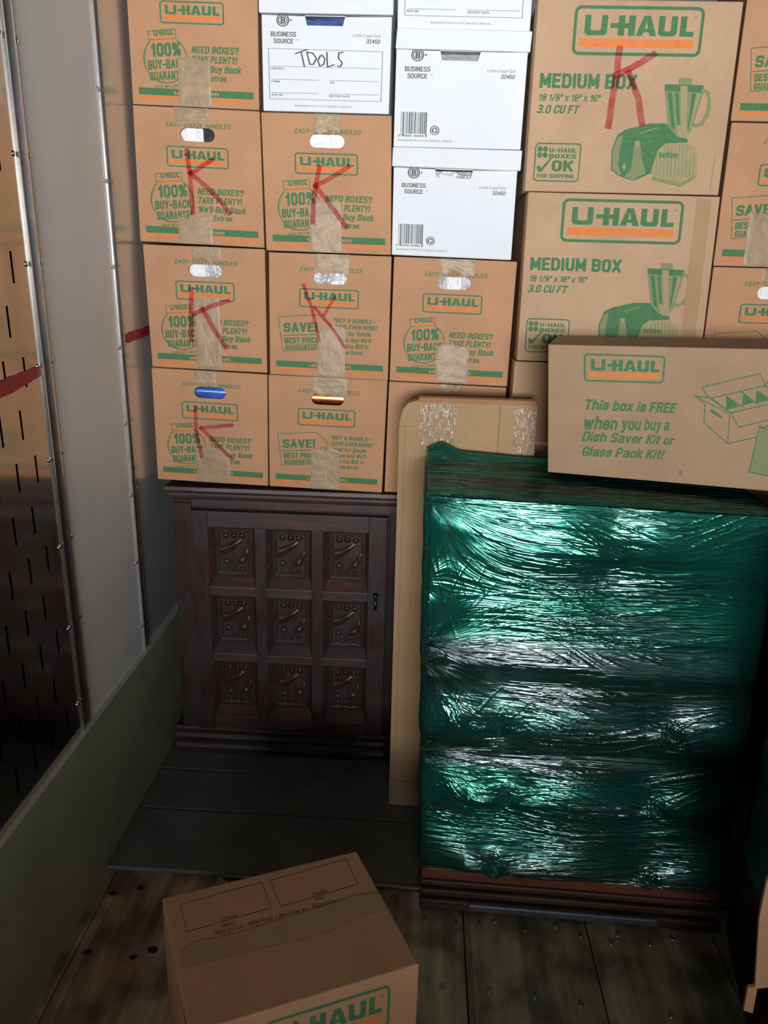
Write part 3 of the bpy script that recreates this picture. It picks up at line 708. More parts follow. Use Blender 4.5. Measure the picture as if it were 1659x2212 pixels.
def carton_body(face, depth, m, parent, hole=None, name='carton_body', back=None):
    n = face.n; q = face.q; bk = [p - n*depth for p in q]
    bm = bmesh.new(); f = [bm.verts.new(p) for p in q]; g = [bm.verts.new(p) for p in bk]
    front = bm.faces.new((f[3], f[2], f[1], f[0])); bm.faces.new((g[0], g[1], g[2], g[3]))
    for i in range(4): j = (i+1) % 4; bm.faces.new((f[i], f[j], g[j], g[i]))
    bmesh.ops.bevel(bm, geom=list(bm.edges), offset=0.0025, segments=2, affect='EDGES', profile=0.5)
    bmesh.ops.recalc_face_normals(bm, faces=bm.faces)
    if hole:
        front = max((p for p in bm.faces if p.normal.dot(n) > 0.99), key=lambda p: p.calc_area())
        edges = list(front.edges); bm.faces.remove(front)
        hv = [bm.verts.new(face.U(u, v)) for u, v in hole]
        he = [bm.edges.new((hv[i], hv[(i+1) % len(hv)])) for i in range(len(hv))]
        bmesh.ops.triangle_fill(bm, use_beauty=True, use_dissolve=False, edges=edges+he, normal=n)
        ib = [bm.verts.new(face.U(u, v, -0.004)) for u, v in hole]
        for i in range(len(hv)): j = (i+1) % len(hv); bm.faces.new((hv[i], hv[j], ib[j], ib[i]))
        bmesh.ops.recalc_face_normals(bm, faces=bm.faces)
    return from_bm(name, bm, m, parent)
def stadium(u0, u1, v0, v1, n=6):
    r = (v1-v0)/2; P = []
    for i in range(n+1): a = math.radians(90+180*i/n); P.append((u0+r+r*math.cos(a), (v0+v1)/2-r*math.sin(a)))
    for i in range(n+1): a = math.radians(-90+180*i/n); P.append((u1-r+r*math.cos(a), (v0+v1)/2-r*math.sin(a)))
    return P
def contents(face, u0, u1, v0, v1, m, label, name, cat, seed, depth=0.010, amp=0.006, shape=None):
    vs = []; fs = []; N, K = 26, 12
    for j in range(K+1):
        for i in range(N+1):
            a, c = i/N, j/K; u = u0+(u1-u0)*a; v = v0+(v1-v0)*c
            if shape == 'round': h = 0.010*math.cos((c-0.5)*2.6)
            else: h = amp*noise.noise(Vector((a*7+seed, c*3.5, seed))) + amp*0.6*abs(noise.noise(Vector((a*15+seed, c*8, seed*2))))
            vs.append(face.U(u, v, -depth+h))
    n0 = len(vs)
    for j in range(K):
        for i in range(N): k = j*(N+1)+i; fs.append((k, k+1, k+N+2, k+N+1))
    # closed back so that it has body
    for (u, v) in ((u0, v0), (u1, v0), (u1, v1), (u0, v1)): vs.append(face.U(u, v, -depth-0.06))
    top = list(range(0, N+1)); bot = list(range(K*(N+1), K*(N+1)+N+1)); lft = [j*(N+1) for j in range(K+1)]; rgt = [j*(N+1)+N for j in range(K+1)]
    fs.append(tuple(top[::-1]+[n0, n0+1])); fs.append(tuple(bot+[n0+2, n0+3])); fs.append(tuple(lft+[n0+3, n0])); fs.append(tuple(rgt[::-1]+[n0+1, n0+2])); fs.append((n0, n0+3, n0+2, n0+1))
    return tag(mesh(name, vs, fs, m, None, True), label, cat)

paper = simple('white_packing_paper', (0.80, 0.80, 0.80), 0.6, 0.05, scale=30)
bag_grey = simple('grey_plastic_bag', (0.52, 0.51, 0.55), 0.25, 0.4, scale=25, spec=0.8)
blackish = simple('black_fabric', (0.03, 0.03, 0.03), 0.7)
blue_pl = simple('blue_plastic', (0.03, 0.10, 0.50), 0.25, 0.3, scale=20, spec=0.8)
blue_cloth = simple('blue_cloth', (0.05, 0.09, 0.28), 0.8, 0.2, scale=30)
copper = simple('copper', (0.85, 0.30, 0.12), 0.25, 0.3, metal=1.0, scale=25, stretch=(6, 1, 1))

SD, SW = 0.40, 'small'
GS = 'small brown moving cartons stacked at the back'
def quad(Y, p): return [(x, Y, z) for x, z in p]
def small_box(label, q, art, ktape=((0.37, 0.63, 0.80, 1.0),), toptape=(0.38, 0.66, 0.0, 0.115), hole=True, Y=0.0, k=None, seed=1, kw=10, group=GS):
    root = tag(empty('moving_carton'), label, 'box', group); fc = Face(quad(Y, q))
    carton_body(fc, SD, kraft, root, stadium(0.365, 0.640, 0.140, 0.238) if hole else None)
    if art: print_art(fc, art, root)
    for i, t in enumerate(ktape or ()):
        tape_strip(fc, t[0], t[1], t[2], t[3]-0.002, root, 'top', seed+i)
    if toptape: tape_strip(fc, *toptape, root, 'bottom', seed+20, nv=8)
    if k: strokes(fc, k, root, kw)
    return fc, root
# column 1 (against the left wall)
F11, _ = small_box('brown carton against the left wall, topmost, cut by the picture edge, no red letter', [(-0.001, 2.168), (0.319, 2.162), (0.318, 1.842), (-0.001, 1.851)], JAR, ((0.37, 0.625, 0.66, 1.0),), seed=3)
F12, _ = small_box('brown carton with red K against the left wall, white and black in its slot', [(-0.002, 1.849), (0.319, 1.840), (0.325, 1.517), (-0.003, 1.526)], JAR,
                   ((0.315, 0.590, 0.78, 1.0),), (0.33, 0.60, 0.0, 0.11), k=[[(404, 326), (411, 380), (417, 458)], [(458, 345), (425, 368), (412, 374), (445, 402), (478, 436), (495, 460)]], seed=5)
F13, _ = small_box('brown carton with red K by the left wall, grey and white in its slot', [(0.003, 1.519), (0.326, 1.514), (0.327, 1.194), (0.010, 1.201)], JAR,
                   ((0.395, 0.61, 0.40, 1.0),), (0.40, 0.64, 0.0, 0.115), k=[[(414, 624), (413, 680), (414, 735)], [(493, 650), (455, 662), (420, 678)], [(438, 668), (462, 710), (488, 750)]], seed=8)
F14, _ = small_box('brown carton with red K by the left wall, glossy blue object in its slot', [(0.007, 1.199), (0.327, 1.190), (0.324, 0.876), (0.007, 0.884)], JAR,
                   ((0.36, 0.665, 0.68, 1.0),), (0.37, 0.56, 0.0, 0.13), k=[[(423, 880), (424, 930), (436, 985)], [(500, 918), (460, 922), (435, 924), (460, 950), (500, 990)]], seed=11, kw=8)
# column 2
F22, _ = small_box('brown carton with red K directly under the white box marked TOOLS', [(0.322, 1.838), (0.648, 1.835), (0.655, 1.507), (0.330, 1.511)], JAR,
                   ((0.355, 0.605, 0.62, 1.0),), (0.41, 0.60, 0.0, 0.12), k=[[(690, 362), (682, 400), (678, 440), (676, 480)], [(752, 361), (715, 385), (682, 402), (715, 445), (748, 490)]], seed=14)
F23, _ = small_box('brown SAVE carton with thin red K, third down in the second column', [(0.336, 1.507), (0.657, 1.504), (0.656, 1.184), (0.334, 1.191)], SAVE,
                   ((0.40, 0.635, 0.58, 1.0),), (0.38, 0.655, 0.0, 0.15), k=[[(656, 615), (672, 660), (690, 735)], [(724, 640), (700, 680)], [(680, 665), (715, 705), (745, 750)]], seed=17, kw=7)
F24, _ = small_box('brown SAVE carton without red letter, standing on the carved cabinet, copper object in its slot', [(0.330, 1.190), (0.655, 1.184), (0.647, 0.869), (0.328, 0.876)], SAVE,
                   ((0.365, 0.62, 0.64, 1.0),), (0.36, 0.665, 0.0, 0.15), seed=21)
# column 3
F33, _ = small_box('brown carton without red letter directly under the two white file boxes', [(0.663, 1.504), (0.981, 1.499), (0.977, 1.178), (0.660, 1.184)], JAR,
                   ((0.385, 0.66, 0.68, 1.0),), (0.385, 0.66, 0.0, 0.125), seed=24)
F34, _ = small_box('brown carton behind the tall flat carton, only its top strip visible', [(0.659, 1.182), (0.976, 1.175), (0.973, 0.868), (0.654, 0.872)], None, None, (0.44, 0.62, 0.0, 0.08), hole=False, seed=27)
# far right column
sy = -0.03
F51, _ = small_box('brown SAVE carton at the top right corner of the picture', [(1.461, 2.150), (1.785, 2.150), (1.785, 1.830), (1.461, 1.831)], SAVE, Y=sy, seed=31)
F52, _ = small_box('brown SAVE carton at the right picture edge, second down, tape over its bar', [(1.464, 1.828), (1.787, 1.827), (1.787, 1.500), (1.467, 1.500)], SAVE, ((0.225, 0.60, 0.60, 1.0),), Y=sy, seed=34)
F53, _ = small_box('brown carton at the right picture edge directly above the front dish box', [(1.468, 1.498), (1.788, 1.497), (1.788, 1.180), (1.470, 1.181)], SAVE, Y=sy, seed=37)
F54, _ = small_box('brown carton at the foot of the right stack, hidden behind the front dish box', [(1.475, 1.179), (1.790, 1.178), (1.790, 0.868), (1.475, 0.868)], None, Y=sy, seed=40, hole=False)

def slot_pair(F, specs):
    for a, c, m, lab, nm, cat, sd, sh in specs:
        contents(F, a, c, 0.125, 0.255, m, lab, nm, cat, sd, shape=sh, depth=0.012 if sh != 'round' else 0.02)
slot_pair(F12, [(0.34, 0.540, paper, 'white crumpled paper in the slot of the second carton by the wall', 'packing_paper', 'packing paper', 1, None),
                (0.541, 0.67, blackish, 'black item beside white paper in the slot of the second carton by the wall', 'black_bag', 'bag', 2, None)])
slot_pair(F13, [(0.34, 0.500, paper, 'white paper in the slot of the third carton by the wall', 'packing_paper', 'packing paper', 3, None),
                (0.502, 0.67, bag_grey, 'grey plastic bag in the slot of the third carton by the wall', 'plastic_bag', 'bag', 4, None)])
slot_pair(F14, [(0.34, 0.67, blue_pl, 'glossy blue plastic object in the slot of the lowest carton by the wall', 'plastic_container', 'container', 5, 'round')])
slot_pair(F22, [(0.34, 0.67, paper, 'white crumpled paper in the slot of the carton under the TOOLS box', 'packing_paper', 'packing paper', 6, None)])
slot_pair(F23, [(0.34, 0.67, bag_grey, 'pale plastic bag in the slot of the SAVE carton with red K', 'plastic_bag', 'bag', 7, None)])
slot_pair(F24, [(0.34, 0.67, copper, 'shiny copper pot side in the slot of the SAVE carton on the cabinet', 'copper_pot', 'pot', 8, 'round')])
slot_pair(F33, [(0.34, 0.435, bag_grey, 'grey plastic at left in the slot of the carton under the file boxes', 'plastic_bag', 'bag', 9, None),
                (0.436, 0.56, paper, 'white paper in the slot of the carton under the file boxes', 'packing_paper', 'packing paper', 10, None),
                (0.561, 0.67, bag_grey, 'grey plastic at right in the slot of the carton under the file boxes', 'plastic_bag', 'bag', 11, None)])
slot_pair(F53, [(0.34, 0.67, paper, 'white paper in the slot of the carton above the front dish box', 'packing_paper', 'packing paper', 12, None)])
contents(F11, 0.34, 0.67, 0.125, 0.255, paper, 'white paper inside the topmost carton by the wall', 'packing_paper', 'packing paper', 13)
contents(F51, 0.34, 0.67, 0.125, 0.255, paper, 'white paper inside the top right carton', 'packing_paper', 'packing paper', 14)
contents(F52, 0.34, 0.67, 0.125, 0.255, paper, 'white paper inside the second carton at the right picture edge', 'packing_paper', 'packing paper', 15)

# white file boxes
GB = 'white file storage boxes'
def file_box(label, q, lid, art, hole=True, Y=0.0):
    root = tag(empty('file_box'), label, 'box', GB); fc = Face(quad(Y, q))
    carton_body(fc, 0.38, white_card, root, [(0.335, 0.004), (0.645, 0.004), (0.625, 0.105), (0.352, 0.105)] if hole else None, 'box_body')
    print_art(fc, art, root)
    if lid:
        lf = Face(quad(Y-0.006, lid)); carton_body(lf, 0.395, white_card, root, None, 'lid')
    return fc
FT = file_box('white file box with TOOLS handwritten on it', [(0.327, 2.052), (0.643, 2.050), (0.641, 1.838), (0.328, 1.841)], [(0.322, 2.098), (0.646, 2.096), (0.646, 2.052), (0.322, 2.054)], TOOL)
FB1 = file_box('white file box on top of the right white stack, cut by the picture edge', [(0.654, 2.236), (0.973, 2.233), (0.973, 2.023), (0.656, 2.026)], None, BOT, hole=False)
FB2 = file_box('white file box with barcode and dark empty handhole, middle of the right white stack', [(0.655, 1.982), (0.972, 1.979), (0.970, 1.763), (0.654, 1.765)], [(0.656, 2.026), (0.979, 2.022), (0.977, 1.977), (0.653, 1.981)], BANK)
FB3 = file_box('white file box with barcode, lowest of the right white stack, on a brown carton', [(0.656, 1.718), (0.966, 1.715), (0.965, 1.502), (0.657, 1.508)], [(0.653, 1.764), (0.974, 1.761), (0.973, 1.714), (0.652, 1.719)], BANK)
def hb(F, m, lab, nm, cat, sd): contents(F, 0.31, 0.67, 0.02, 0.15, m, lab, nm, cat, sd, depth=0.02)
hb(FT, blue_cloth, 'blue cloth inside the handhole of the TOOLS box', 'blue_cloth', 'cloth', 21)
hb(FB3, bag_grey, 'grey and bluish folder inside the handhole of the lowest file box', 'file_folder', 'folder', 23)
hb(FB2, simple('grey_folder', (0.30, 0.30, 0.31), 0.6), 'grey folder inside the handhole of the middle file box', 'file_folder', 'folder', 25)

# medium cartons
def medium(label, q, art, k=None, Y=-0.06):
    root = tag(empty('medium_carton'), label, 'box', 'medium moving cartons'); fc = Face(quad(Y, q))
    carton_body(fc, 0.44, kraft_m, root)
    if art: print_art(fc, art, root)
    if k: strokes(fc, k, root, 14)
    return fc, root
M1, _ = medium('large MEDIUM BOX carton with red K at upper right', [(0.981, 2.074), (1.444, 2.072), (1.446, 1.662), (0.9805, 1.662)], MED,
               [[(1338, 106), (1332, 160), (1322, 220), (1314, 272)], [(1412, 118), (1380, 138), (1345, 156), (1330, 162)], [(1358, 158), (1378, 210), (1386, 265)]])
M2, r2 = medium('large MEDIUM BOX carton without red letter, behind the front dish box', [(0.990, 1.6605), (1.451, 1.659), (1.457, 1.252), (0.991, 1.254)], MED)
tape_strip(M2, 0.88, 0.955, 0.02, 0.97, r2, 'top', 77, m=kraft_b, name='side_tape')
M3, _ = medium('large carton under the MEDIUM BOX carton, mostly hidden behind the tall flat carton', [(0.986, 1.2515), (1.450, 1.2505), (1.468, 0.870), (0.983, 0.870)], None)

# ---------------------------------------------------------------- carved cabinet under the stacks
cab = tag(empty('carved_cabinet'), 'low dark mahogany cabinet with a carved nine-panel door, under the stacked cartons', 'cabinet')
b = MB(); b.box(0.040, 1.90, 0.016, 0.42, 0.02, 0.842); b.build('cabinet_body', mahog, cab)
prof = [(-0.016, 0.868), (-0.018, 0.858), (-0.012, 0.852), (-0.006, 0.848), (-0.008, 0.842), (-0.004, 0.834), (0.006, 0.826), (0.010, 0.816)]
def extrude_profile(name, prof, x0, x1, m, parent, mitre=0.0, yback=0.42):
    vs = []; fs = []
    for (y, z) in prof: vs += [(x0+max(0, y+0.016)*mitre, y, z), (x1, y, z)]
    for i in range(len(prof)-1): k = 2*i; fs.append((k, k+1, k+3, k+2))
    n = len(vs); vs += [(x0, yback, prof[0][1]), (x1, yback, prof[0][1]), (x0+0.02, yback, prof[-1][1]), (x1, yback, prof[-1][1])]
    fs.append((n, n+1, 1, 0)); fs.append((n, 0)+tuple(range(2, 2*len(prof), 2))+(n+2,)); fs.append((n+1, n, n+2, n+3)); fs.append((2*len(prof)-2, 2*len(prof)-1, n+3, n+2)); fs.append((1, n+1, n+3)+tuple(range(2*len(prof)-1, 1, -2)))
    return mesh(name, vs, fs, m, parent)
extrude_profile('top_moulding', prof, 0.030, 1.905, mahog_h, cab, 0.9)
extrude_profile('base_moulding', [(0.004, 0.088), (0.000, 0.080), (-0.010, 0.072), (-0.014, 0.060), (-0.008, 0.050), (-0.018, 0.042), (-0.022, 0.030), (-0.020, 0.012)], 0.026, 1.905, mahog, cab, -0.3)
def bx(name, x0, x1, y0, y1, z0, z1, m, parent, bev=0.003):
    mb = MB(); mb.box(x0, x1, y0, y1, z0, z1); return mb.build(name, m, parent, bev)
bx('side_stile', 0.048, 0.098, 0.002, 0.03, 0.09, 0.815, mahog, cab)
bx('top_rail', 0.098, 0.70, 0.004, 0.03, 0.805, 0.83, mahog_h, cab)
bx('centre_stile', 0.672, 0.76, 0.002, 0.03, 0.09, 0.815, mahog, cab)
# door: stiles, rails and nine recessed carved panels
door = bx('door', 0.103, 0.667, 0.012, 0.030, 0.095, 0.800, mahog, cab, 0.001)
cols = [(0.150, 0.285), (0.318, 0.450), (0.484, 0.614)]
rows = [(0.570, 0.752), (0.355, 0.540), (0.142, 0.328)]
for nm, a, c, z0, z1, m in (('door_stile', 0.103, 0.150, 0.095, 0.800, mahog), ('door_stile', 0.614, 0.667, 0.095, 0.800, mahog), ('door_mullion', 0.285, 0.318, 0.142, 0.752, mahog), ('door_mullion', 0.450, 0.484, 0.142, 0.752, mahog),
                            ('door_rail', 0.150, 0.614, 0.752, 0.800, mahog_h), ('door_rail', 0.150, 0.614, 0.540, 0.570, mahog_h), ('door_rail', 0.150, 0.614, 0.328, 0.355, mahog_h), ('door_rail', 0.150, 0.614, 0.095, 0.142, mahog_h)):
    dy = 0.0008 if 'rail' in nm else 0
    bx(nm, a, c, -0.018+dy, 0.011, z0, z1, m, door, 0.002)
def carved():
    vs = []; fs = []; NX, NZ = 44, 60; w, h = 0.104, 0.146
    for j in range(NZ+1):
        for i in range(NX+1):
            a, c = i/NX, j/NZ; y = 0.0
            e = min(a*w, (1-a)*w, c*h, (1-c)*h)
            if e < 0.010: y = 0.006
            elif e < 0.014: y = 0.001
            else:
                if 0.20 < c < 0.80:
                    y = 0.0065*max(0.0, math.sin(2*math.pi*(2.5*c-1.0*a+0.22*math.sin(4*a)+0.10*math.sin(7*c)))) * min(1, (c-0.2)*8, (0.8-c)*8)
                for cx in (0.27, 0.5, 0.73):
                    for cz, rr in ((0.85, 0.010), (0.15, 0.008)):
                        d = math.hypot((a-cx)*w, (c-cz)*h)
                        if d < rr: y = max(y, math.sqrt(rr*rr-d*d)*0.9)
                for cx, cz, rr in ((0.27, 0.30, 0.011), (0.72, 0.33, 0.012)):
                    d = math.hypot((a-cx)*w, (c-cz)*h)
                    if d < rr: y = max(y, math.sqrt(rr*rr-d*d)*0.8)
            vs.append((a*w-w/2, -y, c*h-h/2))
    for j in range(NZ):
        for i in range(NX): k = j*(NX+1)+i; fs.append((k, k+1, k+NX+2, k+NX+1))
    me = bpy.data.meshes.new('carved_panel'); me.from_pydata(vs, [], fs); me.materials.append(carve); me.shade_smooth(); return me
CM = carved()
for (a, c) in cols:
    for (z0, z1) in rows:
        o = bpy.data.objects.new('carved_panel', CM); col.objects.link(o); o.parent = door; o.location = ((a+c)/2+0.002, 0.010, (z0+z1)/2+0.010)
        # sloping sill and side chamfers of the coffer
        f0 = [(a, -0.017, z0), (c, -0.017, z0), (c, -0.017, z1), (a, -0.017, z1)]
        i0 = [(a+0.014, 0.008, z0+0.028), (c-0.010, 0.008, z0+0.028), (c-0.010, 0.008, z1-0.004), (a+0.014, 0.008, z1-0.004)]
        f0[0] = (a, -0.017, z0+0.002); 
        mesh('coffer_frame', f0+i0, [(0, 1, 5, 4), (1, 2, 6, 5), (2, 3, 7, 6), (3, 0, 4, 7)], mahog_h, door)
        bx('panel_back', a+0.015, c-0.013, 0.0085, 0.0115, z0+0.02, z1-0.005, mahog, door, 0)
iron = simple('dark_iron', (0.06, 0.06, 0.065), 0.3, 0.3, metal=0.9, scale=40)
bm = bmesh.new(); bmesh.ops.create_uvsphere(bm, u_segments=14, v_segments=8, radius=0.009)
for v in bm.verts: v.co = Vector((v.co.x*0.9+0.638, v.co.y*1.2-0.026, v.co.z+0.566))
r_ = bmesh.ops.create_cone(bm, cap_ends=True, segments=10, radius1=0.004, radius2=0.005, depth=0.034)
for v in r_['verts']: v.co = Vector((v.co.x+0.638, v.co.y-0.030, v.co.z+0.540))
from_bm('door_pull', bm, iron, door, True)

# ---------------------------------------------------------------- tall flat carton leaning behind the chest
flat = tag(empty('flat_carton'), 'tall narrow tan flat carton standing between cabinet and green-wrapped chest', 'box')
def flat_panel():
    # outline in (x, z); front plane leans back a little
    x0, x1, z0, z1 = 0.700, 1.035, 0.011, 1.163
    pts = [(x0+0.003, z0), (x1, z0), (x1, z1), (x0+0.035, z1), (x0+0.016, z1-0.006), (x0+0.003, z1-0.022), (x0-0.004, z1-0.05), (x0-0.002, 0.6)]
    fy = lambda z: -0.224+0.016*(z/1.16)
    bm = bmesh.new(); fv = [bm.verts.new((x, fy(z), z)) for x, z in pts]; bv = [bm.verts.new((x, fy(z)+0.045, z)) for x, z in pts]
    bm.faces.new(fv); bm.faces.new(bv[::-1]); n = len(pts)
    for i in range(n): j = (i+1) % n; bm.faces.new((fv[i], bv[i], bv[j], fv[j]))
    bmesh.ops.bevel(bm, geom=[e for e in bm.edges], offset=0.004, segments=2, affect='EDGES', profile=0.5)
    bmesh.ops.recalc_face_normals(bm, faces=bm.faces)
    from_bm('carton_body', bm, kraft_b, flat)
    return fy
fy = flat_panel()
# pressed edge strip (two creases down the left edge) and top fold
for (a, c, d) in ((0.700, 0.712, 0.004), (0.716, 0.742, 0.0025)):
    mb = MB(); z0, z1 = 0.10, 1.10
    mb.hexa([(a, fy(z0)-d, z0), (c, fy(z0)-d, z0), (c, fy(z0)+0.002, z0), (a, fy(z0)+0.002, z0), (a-0.004, fy(z1)-d, z1), (c-0.002, fy(z1)-d, z1), (c-0.002, fy(z1)+0.002, z1), (a-0.004, fy(z1)+0.002, z1)])
    mb.build('edge_crease', kraft_b, flat, 0.0012)
mb = MB(); mb.hexa([(0.700, fy(0.02)-0.003, 0.012), (0.792, fy(0.02)-0.003, 0.012), (0.792, fy(0.02)+0.002, 0.012), (0.700, fy(0.02)+0.002, 0.012), (0.699, fy(0.1)-0.003, 0.098), (0.790, fy(0.1)-0.003, 0.082), (0.790, fy(0.1)+0.002, 0.082), (0.699, fy(0.1)+0.002, 0.098)])
mb.build('foot_tape', tape, flat)
mb = MB(); mb.hexa([(0.738, fy(1.15)-0.001, 1.1605), (1.03, fy(1.15)-0.001, 1.1605), (1.03, fy(1.15)+0.040, 1.161), (0.738, fy(1.15)+0.040, 1.161), (0.745, fy(1.15)+0.010, 1.170), (1.03, fy(1.15)+0.010, 1.170), (1.03, fy(1.15)+0.030, 1.172), (0.745, fy(1.15)+0.030, 1.172)])
mb.build('top_flap', kraft, flat)
def tape_patch(x0, x1, z0, z1, seed):
    vs = []; fs = []; NX, NZ = 26, 14
    for j in range(NZ+1):
        for i in range(NX+1):
            a, c = i/NX, j/NZ; x = x0+(x1-x0)*a; z = z0+(z1-z0)*c
            d = 0.0006+0.0012*abs(noise.noise(Vector((a*9+seed, c*2, seed))))
            vs.append((x, fy(z)-d, z))
    for j in range(NZ):
        for i in range(NX): k = j*(NX+1)+i; fs.append((k, k+1, k+NX+2, k+NX+1))
    mesh('glossy_tape', vs, fs, clear_tape, flat, True)
tape_patch(0.748, 0.835, 1.030, 1.155, 2); tape_patch(0.978, 1.032, 1.02, 1.152, 6)
bx('face_crease', 0.941, 0.944, fy(1.1)-0.0030, fy(1.1)+0.001, 1.04, 1.158, kraft_in, flat, 0)

# ---------------------------------------------------------------- chest wrapped in green stretch film
chest = tag(empty('wrapped_chest'), 'dark wooden chest of drawers wrapped in shiny green stretch film', 'chest')
CX = [(0.782, -0.575), (1.463, -0.585)]    # top front corners (x, y)
BXc = [(0.797, -0.575), (1.487, -0.595)]   # bottom front corners
CH = 1.028
def cw(s, d, z):      # s across 0..1, d outwards from the front, z height
    t = z/CH
    xl = BXc[0][0]*(1-t)+CX[0][0]*t; xr = BXc[1][0]*(1-t)+CX[1][0]*t
    yl = BXc[0][1]*(1-t)+CX[0][1]*t; yr = BXc[1][1]*(1-t)+CX[1][1]*t
    zz = z - 0.014*s*t
    return Vector((xl+(xr-xl)*s, yl+(yr-yl)*s-d, zz))
def cbox(name, s0, s1, d0, d1, z0, z1, m, parent=chest, bev=0.002):
    mb = MB(); mb.box(s0, s1, d0, d1, z0, z1, fn=cw); o = mb.build(name, m, parent, bev); return o
cbox('chest_body', 0.0, 1.0, -0.34, 0.0, 0.03, 1.0, chest_wood)
cbox('chest_top', -0.012, 1.012, -0.362, 0.012, 1.0, CH, chest_wood, bev=0.004)
cbox('apron', -0.004, 1.0, -0.02, 0.006, 0.078, 0.118, chest_red)
for i, (z0, z1, d) in enumerate(((0.060, 0.078, 0.012), (0.038, 0.057, 0.018), (0.006, 0.034, 0.026))):
    cbox('base_moulding', -0.008, 1.008, -0.33, d, z0, z1, (chest_wood, steel_dark, chest_wood)[i] if i != 1 else chest_wood, bev=0.006)
cbox('base_bead', 0.16, 0.80, 0.018, 0.032, 0.012, 0.034, steel_dark, bev=0.006)
cbox('chest_foot', -0.004, 0.03, -0.02, 0.02, 0.0, 0.012, dark_void, bev=0); cbox('chest_foot', 0.96, 1.0, -0.02, 0.02, 0.0, 0.012, dark_void, bev=0)
def knob_mesh():
    bm = bmesh.new(); bmesh.ops.create_uvsphere(bm, u_segments=24, v_segments=12, radius=0.017)
    for v in bm.verts:
        a = math.atan2(v.co.x, v.co.z); r = math.hypot(v.co.x, v.co.z); k = 1+0.12*math.cos(8*a)*(r/0.017)
        v.co.x *= k; v.co.z *= k; v.co.y = v.co.y*0.75-0.020
    r_ = bmesh.ops.create_cone(bm, cap_ends=True, segments=12, radius1=0.008, radius2=0.008, depth=0.022)
    for v in r_['verts']: v.co = Vector((v.co.x, v.co.z-0.010, v.co.y))
    me = bpy.data.meshes.new('knob'); bm.to_mesh(me); bm.free(); me.materials.append(chest_wood); me.shade_smooth(); return me
KM = knob_mesh()
KN = [(0.224, 0.523), (0.765, 0.524), (0.262, 0.338), (0.748, 0.330), (0.235, 0.149), (0.752, 0.133)]
upper = cbox('writing_flap', 0.03, 0.97, 0.0, 0.010, 0.70, 0.985, chest_wood)
cbox('waist_rail', -0.006, 1.004, -0.02, 0.020, 0.655, 0.690, chest_wood, bev=0.005)
dr = [cbox('drawer', 0.03, 0.97, 0.0, 0.010, z0, z1, chest_wood) for z0, z1 in ((0.455, 0.640), (0.275, 0.435), (0.125, 0.255))]
for i, (s, z) in enumerate(KN):
    o = bpy.data.objects.new('knob', KM); col.objects.link(o); o.parent = dr[i//2]; o.location = cw(s, 0.008, z)
o = bpy.data.objects.new('knob', KM); col.objects.link(o); o.parent = upper; o.location = cw(0.53, 0.010, 0.952)

